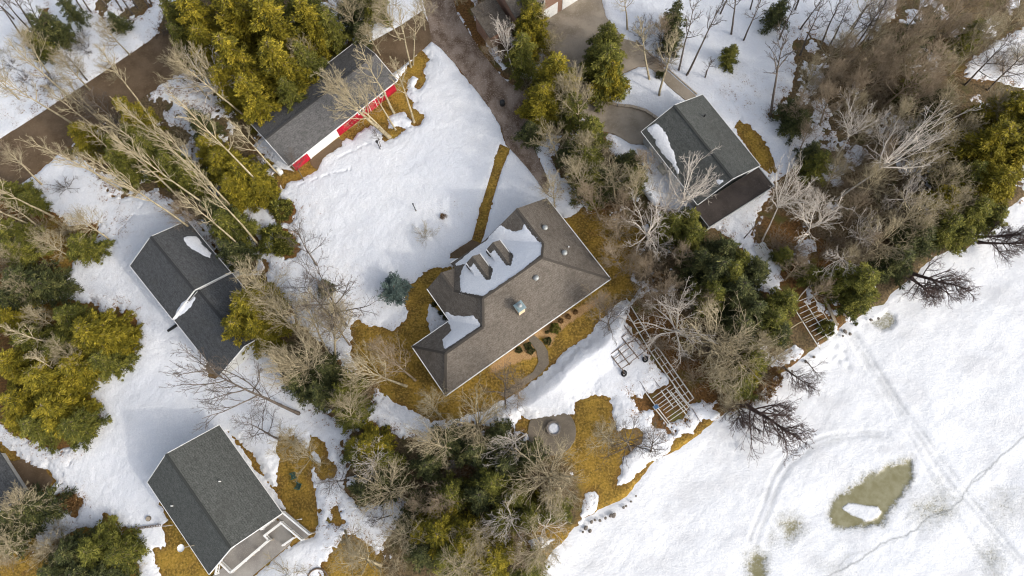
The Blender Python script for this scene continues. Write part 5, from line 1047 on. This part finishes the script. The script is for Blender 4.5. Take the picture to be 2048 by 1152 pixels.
# ---- bare trees: kind, base, top, height, crown radius m, lean
BL=[('fan',(1640,140),(1690,70)),('fan',(1700,130),(1765,50)),('fan',(1760,150),(1835,80)),('fan',(1830,180),(1905,110)),('fan',(1900,110),(1985,40)),('fan',(1680,260),(1725,200)),('fanw',(1750,320),(1800,260)),('fan',(1650,380),(1680,320)),('fanw',(1790,430),(1840,370)),('fan',(1600,200),(1625,130)),('fan',(1860,30),(1930,-50)),('fan',(1980,90),(2060,10)),('fan',(1700,60),(1760,-20)),('fan',(1680,540),(1710,500)),('fanb',(1650,160),(1700,90)),('fanb',(1720,200),(1780,130)),('fanb',(1790,240),(1860,170)),('fanb',(1840,120),(1920,40)),('fanb',(1880,60),(1960,-20)),('fanb',(1950,60),(2040,-20)),('fan',(1760,280),(1820,210)),('fan',(1700,300),(1740,240)),('fanb',(1640,200),(1680,130)),('fan',(1800,380),(1860,310)),('fan',(1850,400),(1910,330)),('fanb',(1750,360),(1790,290)),('fanb',(1690,450),(1720,390)),('fan',(1800,500),(1850,440)),('fanb',(1720,520),(1750,470)),('fan',(1880,300),(1950,240)),('fan',(1930,260),(2010,190)),('fanb',(1580,260),(1600,200)),('fanb',(1600,300),(1620,250)),('fan',(1960,330),(2020,270)),('fan',(1900,440),(1950,400)),('fanb',(1810,60),(1880,-20)),('fanb',(1990,30),(2070,-50)),
 ('fan',(560,620),(500,560)),('fand',(690,650),(650,560)),('fan',(220,480),(150,430)),('fan',(150,520),(80,470)),('fan',(60,540),(0,500)),('fan',(120,660),(60,620)),('fan',(90,600),(20,560)),('fan',(180,740),(110,700)),('fand',(250,260),(180,190)),('fan',(100,150),(40,70)),('fan',(180,180),(110,110)),('fan',(260,110),(200,50)),('fan',(40,200),(-30,130)),
 ('fan',(1020,1000),(1015,980)),('fanb',(860,1010),(830,1000)),('fan',(1080,1080),(1090,1110)),('fan',(930,1120),(910,1150)),('fanb',(960,940),(950,930)),
 ('fan',(1110,420),(1100,370)),('fan',(1180,340),(1175,280)),('fan',(1130,230),(1125,160)),('fanb',(1250,440),(1250,390)),('fanb',(1360,540),(1370,500)),('fanb',(1400,620),(1420,590)),('fanb',(1290,620),(1300,590)),('fan',(1500,700),(1530,680)),('fan',(1540,730),(1570,710)),('fanb',(1620,600),(1650,570)),('fanb',(1570,560),(1600,520)),('talld',(46,75),(-40,-40)),('talld',(73,67),(0,-50)),('talld',(80,72),(18,-30)),('talld',(60,60),(-20,-30)),('talld',(165,20),(110,-60)),('talld',(183,25),(125,-50)),('talld',(245,22),(195,-60)),('talld',(265,28),(205,-50)),('talld',(275,16),(225,-60)),('talld',(298,14),(250,-60)),('talld',(303,8),(262,-60)),('talld',(215,14),(160,-60)),('talld',(235,5),(190,-60)),('talld',(95,80),(40,-10)),('talld',(30,40),(-50,-40)),
 ('tall',(160,258),(-40,125)),('tall',(164,217),(15,85)),('tall',(304,237),(185,90)),('talld',(175,161),(120,100)),('tall',(213,272),(95,170)),('tall',(85,370),(5,295)),('tall',(274,385),(45,280)),('tall',(430,378),(225,190)),('tall',(545,395),(330,185)),('tall',(500,241),(345,110)),('tall',(470,218),(385,90)),('tall',(107,434),(-60,345)),('tall',(80,458),(-60,390)),('tall',(70,476),(-50,425)),('tall',(30,492),(-80,440)),('tall',(82,458),(5,400)),('tall',(146,698),(5,650)),('tall',(146,765),(60,700)),
 ('tall',(520,493),(375,325)),('tall',(495,505),(345,385)),('tall',(455,440),(205,250)),('tall',(475,425),(300,245)),('tall',(400,470),(175,310)),('tall',(365,400),(210,270)),('tall',(330,330),(190,230)),('fan',(420,200),(345,120)),('tall',(560,350),(450,240)),('fanw',(460,210),(400,140)),
 ('tall',(240,380),(120,300)),('tall',(205,245),(120,180)),('thd',(134,376),None,2.),('fan',(400,640),(470,540)),
 ('fand',(600,828),(385,745),15,4.2),('fan',(670,724),(690,570),9,3.2),('fan',(660,713),(600,600),9,3.),('fand',(635,534),(598,455),5.5,2.4),('fand',(663,635),(600,560),6,2.6),('fan',(812,772),(700,735),8,3.),('bushy',(655,770),(585,695),8,4.),('fan',(640,780),(560,710),8,3.2),('fan',(610,690),(540,600),8,3.),('fanb',(830,760),(760,700),6,3.2),('fanb',(700,690),(650,620),7,3.),
 ('fan',(927,903),(840,870),9,3.),('fanw',(785,942),(725,915),6,2.6),('fan',(709,862),(690,795),7,2.6),('bushy',(790,990),(765,972),6.5,3.6),('fand',(698,960),(640,965),6,2.),('fand',(785,1030),(735,1038),3,1.5),('bushy',(955,870),(945,835),7,3.8),('fand',(1012,821),(1005,748),7.5,2.6),('fan',(880,830),(850,810),6,3.),
 ('fanw',(1052,868),(1000,905),6,2.4,.9),('bushy',(1100,960),(1090,940),7,4.4),('fan',(1130,970),(1110,1000),6,3.),('fanw',(1050,1010),(985,1060),7,2.6,1.2),('fanw',(1075,1035),(1110,1070),4,2.2,1.),('fanb',(900,1000),(880,1010),6,3.),('fan',(840,1080),(800,1070),7,3.4),('fan',(760,1130),(710,1110),6,3.4),('fan',(950,1050),(960,1080),8,3.),('fanb',(1040,1100),(1040,1110),5,2.6),
 ('fand',(1262,900),(1250,880),6,3.6),('fan',(1225,885),(1205,870),6,2.8),('fand',(1300,905),(1310,885),4.5,2.8),('fand',(1218,667),(1222,622),6,2.6),('fanb',(1200,640),(1195,600),6,2.8),('fanb',(1040,800),(1030,770),4,2.6),
 ('fanw',(1372,672),(1318,645),7,4.2,.7),('fanw',(1354,645),(1358,590),8,2.4),('bushy',(1420,700),(1435,680),8,4.7),('bushy',(1470,720),(1480,710),7,4.4),('fan',(1440,760),(1450,750),6,3.4),('fan',(1450,810),(1460,800),4,2.),
 ('shore',(1482,805),(1600,875),5,3.6,3.),('shore',(1470,800),(1490,850),4,2.2,2.),('shore',(1828,548),(1935,580),5,3.2,3.),('shore',(1825,558),(1870,600),4,2.6,2.5),('shore',(1960,485),(2070,490),5,3.,3.5),('shore',(1955,475),(2060,465),5,2.4,3.5),('shore',(1568,735),(1625,780),3.,1.6,3.),('fand',(1612,722),(1640,750),2.5,1.4,2.),
 ('fanw',(1592,501),(1650,400),10,3.4),('fanw',(1525,480),(1590,345),11,2.6),('talld',(1487,478),(1520,430),5,1.),('fanw',(1690,496),(1670,540),6,1.6,1.2),('fanw',(1710,500),(1735,450),6,2.4),('fanw',(1672,400),(1890,235),15,3.4,.9),('fanw',(1668,322),(1735,215),10,3.),('fanb',(1765,215),(1870,120),11,4.2),('fanb',(1750,150),(1830,60),11,3.6),('fanb',(1700,170),(1760,100),10,3.4),('fanb',(1800,110),(1880,20),11,3.6),('fanb',(1720,90),(1790,10),11,3.),('fan',(1900,150),(1990,60),10,3.),('fan',(1830,330),(1900,260),10,3.),('fan',(1770,470),(1850,400),9,3.4),('fan',(1720,400),(1760,340),8,3.),('bushy',(1740,500),(1770,480),6,3.4),('fanw',(1640,440),(1630,400),7,2.2),('fan',(1860,450),(1930,390),8,3.),('fand',(1930,170),(2020,80),9,3.),('fand',(1975,180),(2060,90),9,2.8),('fan',(1850,250),(1900,190),8,3.),('fanb',(1640,250),(1660,180),8,3.4),('fanb',(1680,220),(1720,150),8,3.2),('fanw',(1610,420),(1560,380),7,2.4),
 ('talld',(1372,153),(1465,-20),16,2.),('talld',(1357,142),(1398,-10),16,1.8),('talld',(1462,71),(1482,-40),14,1.8),('talld',(1486,83),(1530,-20),13,1.6),('talld',(1541,233),(1565,50),17,2.4),('tall',(1299,160),(1285,35),12,2.2),('tall',(1318,193),(1350,50),13,2.4),('talld',(1409,158),(1432,115),5,1.4),('talld',(1558,80),(1595,-20),12,1.6),('talld',(1600,110),(1650,0),11,1.8),('talld',(1640,95),(1700,-20),12,1.8),('talld',(1680,100),(1740,0),12,1.8),('talld',(1705,100),(1770,0),12,1.8),('talld',(1690,98),(1765,30),10,1.6),('talld',(1735,80),(1790,-20),12,1.6),('talld',(1660,90),(1700,10),9,1.6),('talld',(1500,20),(1530,-60),10,1.4),('talld',(1520,-5),(1560,-90),12,1.8),('tall',(1255,60),(1250,-30),10,2.),('fanb',(1320,90),(1325,40),6,2.4),('talld',(1440,30),(1470,-50),11,1.6),('talld',(1590,20),(1630,-60),11,1.6),('talld',(1600,60),(1650,-20),10,1.6),
 ('fanw',(1332,452),(1405,330),10,3.6,.8),('fanw',(1318,455),(1345,380),8,2.2),('fanw',(1298,500),(1288,430),8,3.4),('fanw',(1315,505),(1320,478),5,2.4),('fanb',(1240,480),(1225,440),7,3.),('fanb',(1245,540),(1225,500),6,2.6),('fan',(1230,400),(1225,340),8,3.),('fan',(1270,420),(1270,350),8,2.8),('fan',(1160,270),(1148,150),9,2.6),('fan',(1170,400),(1150,330),8,2.8),('fanb',(1200,440),(1180,380),7,2.8),('fan',(1120,330),(1100,260),7,2.6),('fanw',(1028,148),(1002,40),9,2.2),('tall',(1090,88),(1085,10),10,1.6),('fan',(1095,110),(1110,70),6,1.8),('fanb',(1290,560),(1290,530),6,2.8),('fanb',(1330,600),(1330,570),6,2.8),('fanb',(1260,545),(1262,520),5,2.4),('fanb',(1305,350),(1290,310),5,2.2),
 ('tall',(778,274),(645,140),13,3.6),('fan',(776,270),(665,165),12,3.2),('tall',(791,259),(735,165),9,2.),('tall',(788,226),(720,90),12,2.4),('tall',(828,244),(785,110),13,2.4),('tall',(822,134),(800,10),12,2.2),('tall',(826,130),(835,10),12,1.8),('fand',(608,362),(582,305),5,1.3),('fand',(762,296),(750,255),4,1.2),('fan',(800,80),(760,10),9,2.8),('fan',(720,80),(690,-10),10,2.6),('fan',(780,40),(750,-30),9,2.8),('fan',(850,60),(840,-10),8,2.4),('fan',(640,150),(590,90),8,2.2),('fan',(915,10),(905,-40),7,2.4),('fan',(760,110),(735,60),7,2.),
 ('thg',(850,475),(848,455),2.2,1.5),('fanb',(405,445),(350,420),6,3.),('fand',(980,60),(960,0),7,1.8),('fanb',(990,130),(975,90),5,1.8),
 ('fan',(60,1060),(20,1000),7,2.8),('fan',(40,1110),(0,1090),6,3.),('thg',(115,1060),(105,1040),2.4,2.),('fan',(120,1110),(95,1090),4,2.2),('fan',(640,930),(600,900),5,2.6),('fan',(600,900),(575,870),5,2.8),('fand',(560,880),(480,840),7,2.6),('thg',(580,1150),(575,1145),2.2,2.4),('fan',(690,1060),(720,1130),5,2.6),
 ('tall',(190,225),(110,140)),('tall',(250,330),(150,240)),('fanb',(60,340),(0,290)),('thb',(180,220),None,2.)]
for t_ in BL:
    k,b,tp=t_[:3];h_=t_[3] if len(t_)>3 else None;r=t_[4] if len(t_)>4 else None;ml=t_[5] if len(t_)>5 else .6
    if k in('tall','talld') and r is None:r=2.2 if k=='tall' else 1.6
    tree(k,b,tp,h_,r,ml)
# ---- understorey twig bushes scattered in the woods
def scatter(poly,n,kinds,seed,rr=(1.1,2.0),hh=(1.6,3.)):
    r_=random.Random(seed);xs_=[p[0] for p in poly];ys_=[p[1] for p in poly];pp=np.array(poly,float);k=0;tries=0
    while k<n and tries<n*40:
        tries+=1;x=r_.uniform(max(-30,min(xs_)),min(2080,max(xs_)));y=r_.uniform(max(-30,min(ys_)),min(1180,max(ys_)))
        if poly_sd(pp,np.array([x]),np.array([y]),50.)[0]>-8:continue
        k+=1;hv=r_.uniform(*hh);tree(r_.choice(kinds),(x,y),None,hv,r_.uniform(*rr))
scatter([(1580,110),(1700,110),(1900,60),(2048,40),(2048,180),(1930,160),(1900,260),(1860,520),(1780,600),(1600,560),(1640,460),(1600,340),(1650,290)],95,['thb','thb','thg'],1)
scatter([(1230,440),(1330,450),(1400,450),(1460,500),(1430,600),(1440,700),(1400,790),(1330,740),(1270,660),(1230,560)],22,['thb','thb','thg'],2)
scatter([(1560,400),(1640,420),(1660,520),(1600,560),(1520,470)],6,['thb'],3)
scatter(MIDF,20,['thb','thg','thd'],4)
scatter([(840,900),(1100,900),(1160,1000),(1090,1150),(780,1150),(790,1060)],22,['thb','thg'],5)
scatter(LEFT2,26,['thg','thb','thd'],6)
scatter([(430,560),(560,580),(640,700),(740,770),(700,840),(560,760)],14,['thg','thb'],7)
scatter([(0,380),(120,440),(170,480),(100,560),(0,600)],10,['thg','thb'],8)
scatter([(0,640),(240,640),(250,700),(150,860),(0,830)],8,['thg'],9)
scatter([(1450,740),(1540,740),(1530,800),(1450,830),(1400,800)],8,['thb','thg'],10,(.9,1.5),(1.2,2.))
scatter([(0,1010),(80,1060),(260,1080),(270,1150),(0,1150)],9,['thg','thb','thd'],11)
scatter([(0,100),(200,60),(260,150),(150,230),(0,240)],14,['thg','thd'],12,(.8,1.5),(1.,2.))
scatter([(1260,60),(1340,60),(1350,140),(1320,150),(1280,100)],5,['thb','thd'],13)
finish_labels()
